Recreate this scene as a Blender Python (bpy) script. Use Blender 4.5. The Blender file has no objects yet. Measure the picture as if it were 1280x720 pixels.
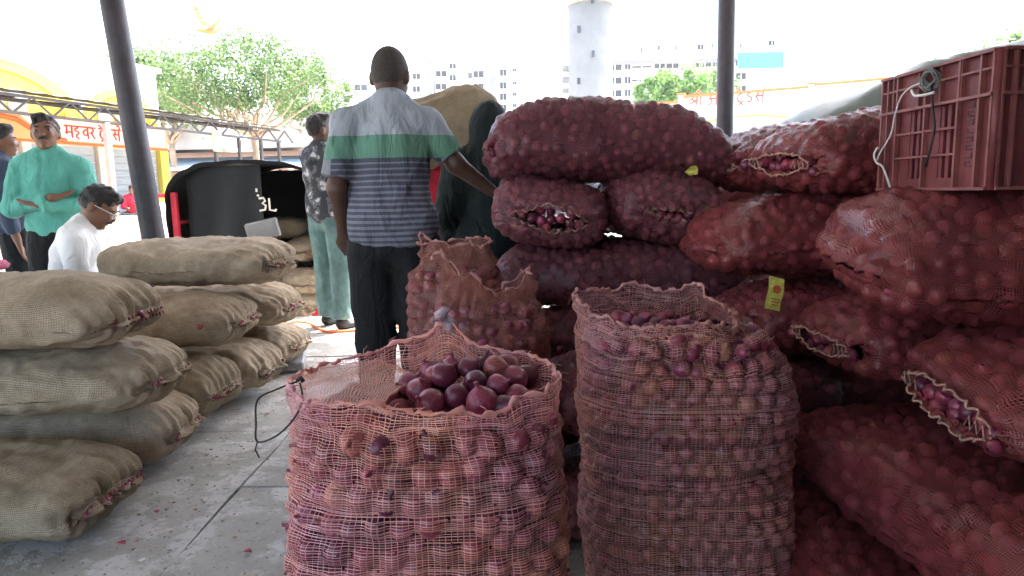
import bpy, math, random
import numpy as np
from mathutils import Vector, Matrix
R = math.radians
random.seed(7); RNG = np.random.default_rng(7)
sc = bpy.context.scene
C = sc.collection

# ------------------------------------------------------------------ camera, sky, sun, exposure
CAM = Vector((0, 0, 1.1)); FPX = 850.0
CROT = Matrix.Rotation(R(90 - 8.04), 4, 'X') @ Matrix.Rotation(R(-1.2), 4, 'Z')
cd = bpy.data.cameras.new('camera'); cam = bpy.data.objects.new('camera', cd); C.objects.link(cam)
cd.sensor_width = 36; cd.lens = FPX / 1280 * 36; cd.clip_start = 0.05; cd.clip_end = 2000
cam.matrix_world = Matrix.Translation(CAM) @ CROT
sc.camera = cam
SUN_EL, SUN_AZ = 62, 28          # azimuth measured clockwise from +Y (north)
wd = bpy.data.worlds.new('World'); sc.world = wd; wd.use_nodes = True
nt = wd.node_tree; bg = nt.nodes['Background']
sky = nt.nodes.new('ShaderNodeTexSky'); sky.sky_type = 'NISHITA'; sky.sun_disc = False
sky.sun_elevation = R(SUN_EL); sky.sun_rotation = R(SUN_AZ); sky.dust_density = 4.0; sky.air_density = 1.0; sky.ozone_density = 1.0
nt.links.new(sky.outputs[0], bg.inputs[0]); bg.inputs[1].default_value = 0.15
sl = bpy.data.lights.new('sun', 'SUN'); sl.energy = 3.5; sl.angle = R(0.6); sl.color = (1, .95, .87)
so = bpy.data.objects.new('sun', sl); C.objects.link(so)
sd = Vector((math.sin(R(SUN_AZ)) * math.cos(R(SUN_EL)), math.cos(R(SUN_AZ)) * math.cos(R(SUN_EL)), math.sin(R(SUN_EL))))
so.rotation_euler = sd.to_track_quat('Z', 'Y').to_euler()
vs = sc.view_settings; vs.view_transform = 'Standard'; vs.look = 'None'; vs.gamma = 1; vs.use_curve_mapping = False
vs.exposure = 3.4
sc.cycles.use_denoising = True
sc.cycles.max_bounces = 10; sc.cycles.diffuse_bounces = 5; sc.cycles.transparent_max_bounces = 24
sc.cycles.caustics_reflective = False; sc.cycles.caustics_refractive = False

def at(px, py, Y):
    """world point on the ray of a photograph pixel (1280x720) at distance Y in front of the camera"""
    d = CROT @ Vector(((px - 640) / FPX, (360 - py) / FPX, -1))
    return CAM + d * (Y / d.y)

# ------------------------------------------------------------------ helpers
def link(o, parent=None):
    C.objects.link(o)
    if parent: o.parent = parent
    return o
def tag(o, label=None, cat=None, group=None, kind=None):
    if label: o['label'] = label
    if cat: o['category'] = cat
    if group: o['group'] = group
    if kind: o['kind'] = kind
    return o
def thing(name, label, cat, loc=(0, 0, 0), rz=0, group=None):
    o = bpy.data.objects.new(name, None); link(o); o.location = loc; o.rotation_euler = (0, 0, rz)
    o.empty_display_size = .1
    return tag(o, label, cat, group)
def make_mesh(name, V, F, smooth=False, uv=None, col=None):
    me = bpy.data.meshes.new(name); V = np.asarray(V, np.float32).reshape(-1, 3)
    if isinstance(F, np.ndarray):
        n, k = F.shape; me.vertices.add(len(V)); me.vertices.foreach_set('co', V.ravel())
        me.loops.add(n * k); me.loops.foreach_set('vertex_index', F.astype(np.int32).ravel())
        me.polygons.add(n); me.polygons.foreach_set('loop_start', np.arange(0, n * k, k, dtype=np.int32))
        me.update(calc_edges=True); me.validate()
    else:
        me.from_pydata(V.tolist(), [], [list(f) for f in F]); me.update()
    if smooth: me.polygons.foreach_set('use_smooth', np.ones(len(me.polygons), bool))
    if uv is not None or col is not None:
        li = np.empty(len(me.loops), np.int32); me.loops.foreach_get('vertex_index', li)
        if uv is not None:
            l = me.uv_layers.new(name='UVMap'); l.data.foreach_set('uv', np.asarray(uv, np.float32)[li].ravel())
        if col is not None:
            a = me.color_attributes.new('tint', 'FLOAT_COLOR', 'POINT')
            c = np.ones((len(V), 4), np.float32); c[:, :3] = np.asarray(col).reshape(len(V), -1)
            a.data.foreach_set('color', c.ravel())
    return me
def obj(name, V, F, mat, parent=None, smooth=False, uv=None, col=None, loc=None):
    me = V if isinstance(V, bpy.types.Mesh) else make_mesh(name, V, F, smooth, uv, col)
    if mat and not me.materials: me.materials.append(mat)
    o = bpy.data.objects.new(name, me); link(o, parent)
    if loc is not None: o.location = loc
    return o
class MB:
    """collects boxes, tubes and lathes into one mesh"""
    def __init__(s): s.V = []; s.F = []
    def add(s, V, F):
        b = len(s.V); s.V += [tuple(v) for v in V]; s.F += [tuple(i + b for i in f) for f in F]; return s
    def box(s, c, d, M=None, bev=0):
        x, y, z = [k / 2 for k in d]; c = Vector(c)
        if bev <= 0:
            P = [Vector((i * x, j * y, k * z)) for i in (-1, 1) for j in (-1, 1) for k in (-1, 1)]
            F = [(0, 1, 3, 2), (4, 6, 7, 5), (0, 4, 5, 1), (2, 3, 7, 6), (0, 2, 6, 4), (1, 5, 7, 3)]
        else:
            P = []; b = min(bev, x * .9, y * .9, z * .9)
            for i in (-1, 1):
                for j in (-1, 1):
                    for k in (-1, 1):
                        P += [Vector((i * (x - b), j * (y - b), k * z)), Vector((i * (x - b), j * y, k * (z - b))), Vector((i * x, j * (y - b), k * (z - b)))]
            def q(i, j, k, t): return ((i > 0) * 4 + (j > 0) * 2 + (k > 0)) * 3 + t
            F = []
            for k in (-1, 1): F.append([q(-1, -1, k, 0), q(1, -1, k, 0), q(1, 1, k, 0), q(-1, 1, k, 0)][::k])
            for j in (-1, 1): F.append([q(-1, j, -1, 1), q(-1, j, 1, 1), q(1, j, 1, 1), q(1, j, -1, 1)][::j])
            for i in (-1, 1): F.append([q(i, -1, -1, 2), q(i, 1, -1, 2), q(i, 1, 1, 2), q(i, -1, 1, 2)][::i])
            for i in (-1, 1):
                for j in (-1, 1): F.append([q(i, j, -1, 1), q(i, j, 1, 1), q(i, j, 1, 2), q(i, j, -1, 2)])
                for k in (-1, 1): F.append([q(i, -1, k, 0), q(i, 1, k, 0), q(i, 1, k, 2), q(i, -1, k, 2)])
            for j in (-1, 1):
                for k in (-1, 1): F.append([q(-1, j, k, 0), q(1, j, k, 0), q(1, j, k, 1), q(-1, j, k, 1)])
            for i in (-1, 1):
                for j in (-1, 1):
                    for k in (-1, 1): F.append([q(i, j, k, 0), q(i, j, k, 1), q(i, j, k, 2)])
        if M is not None: P = [M @ p for p in P]
        return s.add([c + p for p in P], F)
    def bar(s, a, b, w, h=None):
        a, b = Vector(a), Vector(b); d = b - a; q = d.to_track_quat('X', 'Z').to_matrix()
        return s.box((a + b) / 2, (d.length, w, h or w), q)
    def tube(s, path, r, n=8, caps=True):
        path = [Vector(p) for p in path]; m = len(path); base = len(s.V); up = None
        rr = r if hasattr(r, '__len__') else [r] * m
        for i, p in enumerate(path):
            t = (path[min(i + 1, m - 1)] - path[max(i - 1, 0)]).normalized()
            if up is None: up = t.orthogonal().normalized()
            up = (up - t * up.dot(t)); up = up.normalized() if up.length > 1e-6 else t.orthogonal().normalized()
            w = t.cross(up)
            for k in range(n):
                a = 2 * math.pi * k / n; s.V.append(tuple(p + (up * math.cos(a) + w * math.sin(a)) * rr[i]))
        for i in range(m - 1):
            for k in range(n):
                k2 = (k + 1) % n; s.F.append((base + i * n + k, base + i * n + k2, base + i * n + n + k2, base + i * n + n + k))
        if caps:
            s.F.append(tuple(base + k for k in range(n))[::-1]); s.F.append(tuple(base + (m - 1) * n + k for k in range(n)))
        return s
    def lathe(s, prof, n=16, c=(0, 0, 0)):
        b = len(s.V)
        for r, z in prof:
            for k in range(n):
                a = 2 * math.pi * k / n; s.V.append((c[0] + r * math.cos(a), c[1] + r * math.sin(a), c[2] + z))
        for i in range(len(prof) - 1):
            for k in range(n):
                k2 = (k + 1) % n; s.F.append((b + i * n + k, b + i * n + k2, b + i * n + n + k2, b + i * n + n + k))
        s.F.append(tuple(b + k for k in range(n))[::-1]); s.F.append(tuple(b + (len(prof) - 1) * n + k for k in range(n)))
        return s
    def build(s, name, mat, parent=None, smooth=False, loc=None):
        return obj(name, s.V, s.F, mat, parent, smooth, loc=loc)
def _h(ix, iy, iz, seed):
    n = (ix.astype(np.int64) * 374761393 + iy.astype(np.int64) * 668265263 + iz.astype(np.int64) * 2147483647 + seed * 1274126177) & 0x7fffffff
    n = ((n ^ (n >> 13)) * 1274126177) & 0x7fffffff
    return ((n ^ (n >> 16)) & 0xffff) / 32767.5 - 1
def vnoise(P, seed=0):
    P = np.asarray(P, float); i = np.floor(P).astype(np.int64); f = P - i; f = f * f * (3 - 2 * f)
    x, y, z = i[..., 0], i[..., 1], i[..., 2]; fx, fy, fz = f[..., 0], f[..., 1], f[..., 2]
    def L(a, b, t): return a + (b - a) * t
    return L(L(L(_h(x, y, z, seed), _h(x + 1, y, z, seed), fx), L(_h(x, y + 1, z, seed), _h(x + 1, y + 1, z, seed), fx), fy),
             L(L(_h(x, y, z + 1, seed), _h(x + 1, y, z + 1, seed), fx), L(_h(x, y + 1, z + 1, seed), _h(x + 1, y + 1, z + 1, seed), fx), fy), fz)
def fbm(P, seed=0, o=3):
    P = np.asarray(P, float); return sum(vnoise(P * 2 ** k, seed + k) / 2 ** k for k in range(o))
def grid_faces(n, m, wrap=False):
    i, j = np.meshgrid(np.arange(n - 1), np.arange(m if wrap else m - 1), indexing='ij'); j2 = (j + 1) % m
    return np.stack([i * m + j, i * m + j2, (i + 1) * m + j2, (i + 1) * m + j], -1).reshape(-1, 4)

# ------------------------------------------------------------------ materials
def nodes(name):
    m = bpy.data.materials.new(name); m.use_nodes = True; t = m.node_tree
    return m, t, t.nodes['Principled BSDF']
def mk(name, c, rough=.7, var=.2, scale=6, bump=0., bscale=None, spec=.4, c2=None, metal=0, coord='Object', detail=5):
    m, t, b = nodes(name); N = t.nodes.new; L = t.links.new
    tc = N('ShaderNodeTexCoord'); nz = N('ShaderNodeTexNoise'); nz.inputs['Scale'].default_value = scale; nz.inputs['Detail'].default_value = detail
    nz.inputs['Roughness'].default_value = .65
    L(tc.outputs[coord], nz.inputs['Vector'])
    rp = N('ShaderNodeValToRGB'); L(nz.outputs[0], rp.inputs[0]); rp.color_ramp.elements[0].position = .32; rp.color_ramp.elements[1].position = .68
    a = [max(0, k * (1 - var)) for k in c]; d = c2 or [min(1, k * (1 + var)) for k in c]
    rp.color_ramp.elements[0].color = (*a, 1); rp.color_ramp.elements[1].color = (*d, 1)
    L(rp.outputs[0], b.inputs['Base Color']); b.inputs['Roughness'].default_value = rough
    b.inputs['Specular IOR Level'].default_value = spec; b.inputs['Metallic'].default_value = metal
    if bump:
        n2 = N('ShaderNodeTexNoise'); n2.inputs['Scale'].default_value = bscale or scale * 5; n2.inputs['Detail'].default_value = 4
        L(tc.outputs[coord], n2.inputs['Vector']); bp = N('ShaderNodeBump'); bp.inputs['Strength'].default_value = bump; bp.inputs['Distance'].default_value = .01
        L(n2.outputs[0], bp.inputs['Height']); L(bp.outputs[0], b.inputs['Normal'])
    return m
def math_node(t, op, a, b=None):
    n = t.nodes.new('ShaderNodeMath'); n.operation = op
    for k, v in enumerate((a, b)):
        if v is None: continue
        if hasattr(v, 'links'): t.links.new(v, n.inputs[k])
        else: n.inputs[k].default_value = v
    return n.outputs[0]
def mat_burlap(name, c, c2):
    m, t, b = nodes(name); N = t.nodes.new; L = t.links.new
    tc = N('ShaderNodeTexCoord'); uvn = N('ShaderNodeUVMap'); sx = N('ShaderNodeSeparateXYZ'); L(uvn.outputs[0], sx.inputs[0])
    nz = N('ShaderNodeTexNoise'); nz.inputs['Scale'].default_value = 7; nz.inputs['Detail'].default_value = 8; nz.inputs['Roughness'].default_value = .7; L(tc.outputs['Object'], nz.inputs[0])
    rp = N('ShaderNodeValToRGB'); L(nz.outputs[0], rp.inputs[0]); e = rp.color_ramp.elements
    e[0].position = .3; e[1].position = .7; e[0].color = (*c, 1); e[1].color = (*c2, 1)
    u = math_node(t, 'SINE', math_node(t, 'MULTIPLY', sx.outputs[0], 2 * math.pi / .0054)); v = math_node(t, 'SINE', math_node(t, 'MULTIPLY', sx.outputs[1], 2 * math.pi / .0054))
    wv = math_node(t, 'MAXIMUM', u, v)
    fn = N('ShaderNodeTexNoise'); fn.inputs['Scale'].default_value = 110; L(tc.outputs['Object'], fn.inputs[0])
    h = math_node(t, 'ADD', wv, math_node(t, 'MULTIPLY', fn.outputs[0], 1.5))
    mx = N('ShaderNodeMix'); mx.data_type = 'RGBA'; mx.blend_type = 'MULTIPLY'; L(rp.outputs[0], mx.inputs[6])
    g = N('ShaderNodeMapRange'); g.inputs[1].default_value = -.4; g.inputs[2].default_value = 2; g.inputs[3].default_value = .5; g.inputs[4].default_value = 1.2
    L(h, g.inputs[0]); cmb = N('ShaderNodeCombineColor'); [L(g.outputs[0], cmb.inputs[k]) for k in range(3)]; L(cmb.outputs[0], mx.inputs[7]); mx.inputs[0].default_value = 1
    # red onion dust
    n3 = N('ShaderNodeTexNoise'); n3.inputs['Scale'].default_value = 4.5; n3.inputs['Detail'].default_value = 6; L(tc.outputs['Object'], n3.inputs[0])
    g3 = N('ShaderNodeMapRange'); g3.inputs[1].default_value = .6; g3.inputs[2].default_value = .8; g3.inputs[4].default_value = .22; L(n3.outputs[0], g3.inputs[0])
    m2 = N('ShaderNodeMix'); m2.data_type = 'RGBA'; L(g3.outputs[0], m2.inputs[0]); L(mx.outputs[2], m2.inputs[6]); m2.inputs[7].default_value = (.22, .1, .09, 1)
    L(m2.outputs[2], b.inputs['Base Color']); b.inputs['Roughness'].default_value = .95; b.inputs['Specular IOR Level'].default_value = .15
    bp = N('ShaderNodeBump'); bp.inputs['Strength'].default_value = .75; bp.inputs['Distance'].default_value = .0035; L(h, bp.inputs['Height']); L(bp.outputs[0], b.inputs['Normal'])
    return m
def mat_net(name, c, pitch_u=.006, pitch_v=.006, cov=.34, transl=.3, rough=.45, haze=.0):
    """woven plastic net: threads on a clear sheet, UV in metres"""
    m, t, b = nodes(name); N = t.nodes.new; L = t.links.new
    uvn = N('ShaderNodeUVMap'); tc = N('ShaderNodeTexCoord')
    wz = N('ShaderNodeTexNoise'); wz.inputs['Scale'].default_value = 9; wz.inputs['Detail'].default_value = 3; L(tc.outputs['Object'], wz.inputs[0])
    sx = N('ShaderNodeSeparateXYZ'); L(uvn.outputs[0], sx.inputs[0])
    wob = math_node(t, 'MULTIPLY', wz.outputs[0], .05)
    fu = math_node(t, 'FRACT', math_node(t, 'DIVIDE', math_node(t, 'ADD', sx.outputs[0], wob), pitch_u))
    fv = math_node(t, 'FRACT', math_node(t, 'DIVIDE', math_node(t, 'ADD', sx.outputs[1], wob), pitch_v))
    th = math_node(t, 'ADD', math_node(t, 'MULTIPLY', wz.outputs[0], .25), cov - .12)
    mask = math_node(t, 'MAXIMUM', math_node(t, 'LESS_THAN', fu, th), math_node(t, 'LESS_THAN', fv, th))
    n2 = N('ShaderNodeTexNoise'); n2.inputs['Scale'].default_value = 5; n2.inputs['Detail'].default_value = 4; L(tc.outputs['Object'], n2.inputs[0])
    rp = N('ShaderNodeValToRGB'); L(n2.outputs[0], rp.inputs[0]); rp.color_ramp.elements[0].position = .3; rp.color_ramp.elements[1].position = .72
    rp.color_ramp.elements[0].color = (*[k * .75 for k in c], 1); rp.color_ramp.elements[1].color = (*[min(1, k * 1.25) for k in c], 1)
    L(rp.outputs[0], b.inputs['Base Color']); b.inputs['Roughness'].default_value = rough; b.inputs['Specular IOR Level'].default_value = .5
    tl = N('ShaderNodeBsdfTranslucent'); L(rp.outputs[0], tl.inputs[0]); mt = N('ShaderNodeMixShader'); mt.inputs[0].default_value = transl
    L(b.outputs[0], mt.inputs[1]); L(tl.outputs[0], mt.inputs[2])
    tr = N('ShaderNodeBsdfTransparent'); ms = N('ShaderNodeMixShader'); L(mask, ms.inputs[0]); L(tr.outputs[0], ms.inputs[1]); L(mt.outputs[0], ms.inputs[2])
    out = t.nodes['Material Output']; L(ms.outputs[0], out.inputs[0])
    return m
def mat_thread(name, c, transl=.35, rough=.4, c2=None):
    m, t, b = nodes(name); N = t.nodes.new; L = t.links.new
    tc = N('ShaderNodeTexCoord'); n2 = N('ShaderNodeTexNoise'); n2.inputs['Scale'].default_value = 4; n2.inputs['Detail'].default_value = 5; L(tc.outputs['Object'], n2.inputs[0])
    rp = N('ShaderNodeValToRGB'); L(n2.outputs[0], rp.inputs[0]); rp.color_ramp.elements[0].position = .35; rp.color_ramp.elements[1].position = .65
    rp.color_ramp.elements[0].color = (*c, 1); rp.color_ramp.elements[1].color = (*(c2 or c), 1)
    L(rp.outputs[0], b.inputs['Base Color']); b.inputs['Roughness'].default_value = rough
    tl = N('ShaderNodeBsdfTranslucent'); L(rp.outputs[0], tl.inputs[0]); mt = N('ShaderNodeMixShader'); mt.inputs[0].default_value = transl
    L(b.outputs[0], mt.inputs[1]); L(tl.outputs[0], mt.inputs[2]); L(mt.outputs[0], t.nodes['Material Output'].inputs[0])
    return m
def mat_onion(name, attr=False):
    m, t, b = nodes(name); N = t.nodes.new; L = t.links.new
    tc = N('ShaderNodeTexCoord')
    rp = N('ShaderNodeValToRGB'); e = rp.color_ramp.elements; rp.color_ramp.interpolation = 'LINEAR'
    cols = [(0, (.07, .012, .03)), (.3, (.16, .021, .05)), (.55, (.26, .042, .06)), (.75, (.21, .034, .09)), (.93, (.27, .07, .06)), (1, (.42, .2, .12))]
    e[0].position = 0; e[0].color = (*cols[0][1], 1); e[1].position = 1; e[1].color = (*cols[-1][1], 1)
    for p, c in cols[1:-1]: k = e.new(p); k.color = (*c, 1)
    if attr:
        a = N('ShaderNodeAttribute'); a.attribute_name = 'tint'; L(a.outputs['Fac'], rp.inputs[0])
    else:
        a = N('ShaderNodeObjectInfo'); L(a.outputs['Random'], rp.inputs[0])
    mp = N('ShaderNodeMapping'); mp.inputs['Scale'].default_value = (9, 9, .9) if not attr else (45, 45, 45); L(tc.outputs['Object'], mp.inputs[0])
    nz = N('ShaderNodeTexNoise'); nz.inputs['Scale'].default_value = 1; nz.inputs['Detail'].default_value = 4; L(mp.outputs[0], nz.inputs[0])
    g = N('ShaderNodeMapRange'); g.inputs[1].default_value = .3; g.inputs[2].default_value = .75; g.inputs[3].default_value = .5; g.inputs[4].default_value = 1.7; L(nz.outputs[0], g.inputs[0])
    mx = N('ShaderNodeMix'); mx.data_type = 'RGBA'; mx.blend_type = 'MULTIPLY'; mx.inputs[0].default_value = 1; L(rp.outputs[0], mx.inputs[6])
    cb = N('ShaderNodeCombineColor'); [L(g.outputs[0], cb.inputs[k]) for k in range(3)]; L(cb.outputs[0], mx.inputs[7])
    L(mx.outputs[2], b.inputs['Base Color']); b.inputs['Roughness'].default_value = .38; b.inputs['Specular IOR Level'].default_value = .5
    return m
def mat_attr_leaf(name, c1, c2):
    m, t, b = nodes(name); N = t.nodes.new; L = t.links.new
    a = N('ShaderNodeAttribute'); a.attribute_name = 'tint'; rp = N('ShaderNodeValToRGB'); L(a.outputs['Fac'], rp.inputs[0])
    rp.color_ramp.elements[0].color = (*c1, 1); rp.color_ramp.elements[1].color = (*c2, 1)
    L(rp.outputs[0], b.inputs['Base Color']); b.inputs['Roughness'].default_value = .6
    tl = N('ShaderNodeBsdfTranslucent'); L(rp.outputs[0], tl.inputs[0]); mt = N('ShaderNodeMixShader'); mt.inputs[0].default_value = .35
    L(b.outputs[0], mt.inputs[1]); L(tl.outputs[0], mt.inputs[2]); L(mt.outputs[0], t.nodes['Material Output'].inputs[0])
    return m
def mat_floor():
    m, t, b = nodes('worn_stone'); N = t.nodes.new; L = t.links.new; tc = N('ShaderNodeTexCoord')
    def nz(sc, det=6, rg=.65, vec=None):
        n = N('ShaderNodeTexNoise'); n.inputs['Scale'].default_value = sc; n.inputs['Detail'].default_value = det; n.inputs['Roughness'].default_value = rg; L(vec or tc.outputs['Object'], n.inputs[0]); return n.outputs[0]
    def rng(v, a, c, lo=0, hi=1):
        g = N('ShaderNodeMapRange'); g.inputs[1].default_value = a; g.inputs[2].default_value = c; g.inputs[3].default_value = lo; g.inputs[4].default_value = hi; L(v, g.inputs[0]); return g.outputs[0]
    def mix(f, a, c, mode='MIX'):
        x = N('ShaderNodeMix'); x.data_type = 'RGBA'; x.blend_type = mode; L(f, x.inputs[0])
        for k, v in ((6, a), (7, c)):
            if isinstance(v, tuple): x.inputs[k].default_value = (*v, 1)
            else: L(v, x.inputs[k])
        return x.outputs[2]
    big, mid, fine = nz(1.1), nz(5, 8, .7), nz(26, 6, .7)
    c0 = mix(rng(big, .35, .65), (.25, .24, .21), (.38, .365, .33)); flake = rng(mid, .5, .56); c1 = mix(flake, c0, (.47, .46, .44)); c2 = mix(rng(fine, .55, .75, 0, .7), c1, (.12, .115, .11))
    c3 = mix(rng(nz(2.3, 7, .7), .56, .74, 0, .55), c2, (.14, .085, .095)); spots = rng(nz(60, 2, .5), .66, .7, 0, .7); c4 = mix(spots, c3, (.05, .04, .04))
    L(c4, b.inputs['Base Color']); L(rng(mid, .4, .65, .82, .42), b.inputs['Roughness']); b.inputs['Specular IOR Level'].default_value = .45
    h = math_node(t, 'ADD', math_node(t, 'MULTIPLY', flake, .5), fine); bp = N('ShaderNodeBump'); bp.inputs['Strength'].default_value = .55; bp.inputs['Distance'].default_value = .006; L(h, bp.inputs['Height']); L(bp.outputs[0], b.inputs['Normal'])
    return m
M = {}
M['slab'] = mat_floor()
M['joint'] = mk('floor_joint', (.11, .10, .09), .95, .4, 20)
M['yard'] = mk('yard_concrete', (.42, .39, .35), .9, .15, .6)
M['burlap'] = mat_burlap('burlap', (.34, .26, .175), (.6, .49, .36))
M['burlap2'] = mat_burlap('burlap_dark', (.28, .22, .145), (.5, .41, .29))
M['twine'] = mk('twine', (.3, .24, .16), .9)
M['redtwine'] = mk('red_twine', (.3, .05, .08), .8)
M['onion'] = mat_onion('onion_skin'); M['onionfill'] = mat_onion('onion_skin_mass', True)
M['net'] = mat_net('red_net', (.31, .07, .068), .0055, .0055, .34, rough=.33)
M['blocker'] = mk('dark_blocker', (.10, .095, .09), .9, .3, 2)  # kept dark so the added blocking walls bounce little light
M['net2'] = mat_net('brown_net', (.27, .10, .12), .005, .005, .30, rough=.38)
M['netup'] = mat_net('salmon_net', (.36, .14, .11), .0055, .0055, .30)
M['thread1'] = mat_thread('salmon_thread', (.86, .40, .29), .3, .38, (.72, .35, .40))
M['thread2'] = mat_thread('rust_thread', (.68, .33, .24), .3, .4, (.52, .27, .29))
M['cord'] = mk('seam_cord', (.40, .23, .18), .8, .3, 30); M['cordd'] = mk('brown_seam_cord', (.27, .14, .12), .8, .3, 30)
M['pole'] = mk('pole_paint', (.032, .03, .042), .45, .3, 9, .1, 40)
M['black'] = mk('black_rubber', (.02, .02, .02), .6)
M['roofsheet'] = mk('roof_sheet', (.45, .46, .47), .5, .15, 2)
M['canopy'] = mk('canopy_rusty_steel', (.045, .04, .037), .75, .3, 3)
M['steel'] = mk('grey_steel', (.22, .22, .23), .55, .2, 4)
M['crate'] = mk('crate_plastic', (.13, .025, .03), .5, .25, 7, .1, 60, c2=(.2, .05, .052))
M['crate_rib'] = mk('crate_worn_edge', (.22, .075, .07), .55, .3, 14)
M['cratetext'] = mk('faded_print', (.07, .03, .035), .7, .7, 40)
M['wire'] = mk('black_wire', (.015, .015, .015), .5)
M['wirew'] = mk('pale_wire', (.6, .6, .58), .4)
M['orange'] = mk('orange_hose', (.8, .16, .04), .5)
M['tag'] = mk('paper_tag', (.62, .6, .12), .7, .3, 60)
M['tagred'] = mk('tag_print', (.5, .12, .05), .7)
M['concrete'] = mk('tower_concrete', (.2, .19, .165), .9, .15, .3)
M['white'] = mk('white_plaster', (.78, .77, .74), .85, .06, .5)
M['yellow'] = mk('yellow_paint', (.72, .6, .1), .8, .1, 1)
M['cream'] = mk('cream_paint', (.7, .62, .5), .85, .1, 1)
M['pinkwall'] = mk('pink_wall', (.5, .36, .3), .85, .15, 1)
M['greywall'] = mk('grey_wall', (.4, .38, .36), .85, .15, .7)
M['shutter'] = mk('shutter_grey', (.33, .37, .38), .6, .1, 2)
M['orangep'] = mk('orange_paint', (.68, .15, .035), .7, .1, 3)
M['signy'] = mk('sign_yellow', (.62, .36, .14), .6, .12, 2)
M['signw'] = mk('sign_white', (.8, .74, .66), .6, .06, 2)
M['signr'] = mk('sign_red', (.62, .08, .05), .6)
M['window'] = mk('dark_window', (.03, .035, .045), .6, .3, 1, spec=.15)
M['greytower'] = mk('grey_render', (.17, .165, .165), .8, .08, .3)
M['teal'] = mk('teal_cladding', (.04, .27, .3), .5, .1, .5)
M['bluesheet'] = mk('blue_sheet', (.35, .45, .52), .6, .15, 1)
M['tarp'] = mk('black_tarp', (.009, .011, .013), .5, .3, 4, .3, 12, spec=.3)
M['greytarp'] = mk('grey_tarp', (.10, .13, .122), .6, .2, 2.5, .25, 14)
M['vehred'] = mk('red_paint', (.6, .03, .06), .35)
M['vehdark'] = mk('dark_bed', (.05, .045, .045), .7)
M['bark'] = mk('bark', (.3, .22, .15), .9, .3, 5)
M['leaf1'] = mat_attr_leaf('leaf_green', (.04, .09, .03), (.16, .24, .07))
M['leaf2'] = mat_attr_leaf('leaf_bright', (.05, .13, .025), (.16, .3, .06))
M['bird'] = mk('tan_feather', (.42, .2, .07), .8, .3, 30)
M['skin'] = mk('brown_skin', (.16, .075, .045), .5, .12, 12)
M['skind'] = mk('dark_skin', (.085, .045, .032), .5, .12, 12)
M['hair'] = mk('black_hair', (.012, .01, .01), .55, .4, 90, .6, 200)
M['hairg'] = mk('cropped_hair', (.05, .042, .038), .75, .3, 120, .4, 300)
M['tealshirt'] = mk('teal_shirt', (.09, .35, .285), .8, .12, 6)
M['whiteshirt'] = mk('white_shirt', (.72, .73, .74), .8, .06, 6)
M['navy'] = mk('navy_shirt', (.03, .045, .08), .8, .2, 6)
M['blackcloth'] = mk('black_cloth', (.006, .0065, .008), .85, .3, 5)
M['greencloth'] = mk('dark_green_cloth', (.006, .013, .014), .85, .3, 5)
M['redcloth'] = mk('red_cloth', (.5, .015, .04), .75, .2, 6)
M['jeans'] = mk('green_jeans', (.1, .18, .18), .85, .3, 8)
M['shoe'] = mk('dark_shoe', (.02, .02, .022), .6)
M['eyew'] = mk('eye_white', (.22, .19, .17), .4); M['lip'] = mk('lip', (.16, .05, .045), .5)
M['screen'] = mk('grey_display', (.3, .31, .32), .25); M['plasticw'] = mk('pale_plastic', (.5, .5, .5), .5)
M['litter'] = mk('paper_scrap', (.6, .58, .52), .8); M['pink'] = mk('pink_cloth', (.7, .2, .3), .8, .2, 4)

# ------------------------------------------------------------------ ground, platform, roof
YARD = -.42
me = MB(); S = 900
yd = obj('ground', [(-S, -60, YARD), (S, -60, YARD), (S, S, YARD), (-S, S, YARD)], [(0, 1, 2, 3)], M['yard']); tag(yd, kind='structure')
plat = MB().box((0, -.65, -.25), (16, 13.7, .46)).build('platform_floor', M['joint']); tag(plat, kind='structure')
# stone slabs, in rows whose joints run away from the camera along a slight slant
sl_rows = [(-7.9, -3.6), (-3.58, -2.35), (-2.33, -1.08), (-1.06, -.02), (0.0, 1.3), (1.32, 2.6), (2.62, 7.9)]
for ri, (xa, xb) in enumerate(sl_rows):
    xb += .016
    y = -5 + .37 * ri
    while y < 6.2:
        ln = random.uniform(.95, 1.5); y2 = min(y + ln, 6.2)
        if y2 - y > .15:
            g = .0035; n = 13; mm = max(3, int((y2 - y) / .16))
            xs = np.linspace(xa + g, xb - g, n); ys = np.linspace(y + g, y2 - g, mm)
            X, Y = np.meshgrid(xs, ys, indexing='ij'); P = np.stack([X, Y, X * 0], -1)
            P[..., 2] = .004 * random.uniform(-1, 1) + .0025 * vnoise(P * 3.1 + ri, 3)
            edge = np.zeros_like(X); edge[0] = edge[-1] = 1; edge[:, 0] = edge[:, -1] = 1
            P[..., 0] += edge * .009 * vnoise(P * 11, 5) ; P[..., 1] += edge * .009 * vnoise(P * 11, 6); P[..., 2] -= edge * .004
            V = P.reshape(-1, 3); F = [tuple(f) for f in grid_faces(n, mm)[:, ::-1]]
            # skirt
            ring = [i * mm for i in range(n)] + [(n - 1) * mm + j for j in range(1, mm)] + [i * mm + mm - 1 for i in range(n - 2, -1, -1)] + [j for j in range(mm - 2, 0, -1)]
            b = len(V); V = np.vstack([V, V[ring] - [0, 0, .03]]); k = len(ring)
            F += [(ring[q], b + q, b + (q + 1) % k, ring[(q + 1) % k])[::-1] for q in range(k)]
            obj('stone_slab', V, F, M['slab'], plat, smooth=False)
        y = y2
rf = MB()
xs = np.arange(-9, 9.01, .1); zz = 3.5 + .02 * np.sin(xs * 2 * math.pi / .2)
V = [(x, yy, z + (yy - 6.5) * .04) for yy in (-4.6, 6.7) for x, z in zip(xs, zz)]; n = len(xs)
roof = obj('shed_roof', V, [(i, i + 1, n + i + 1, n + i) for i in range(n - 1)], M['roofsheet'], smooth=True); tag(roof, kind='structure')
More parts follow.
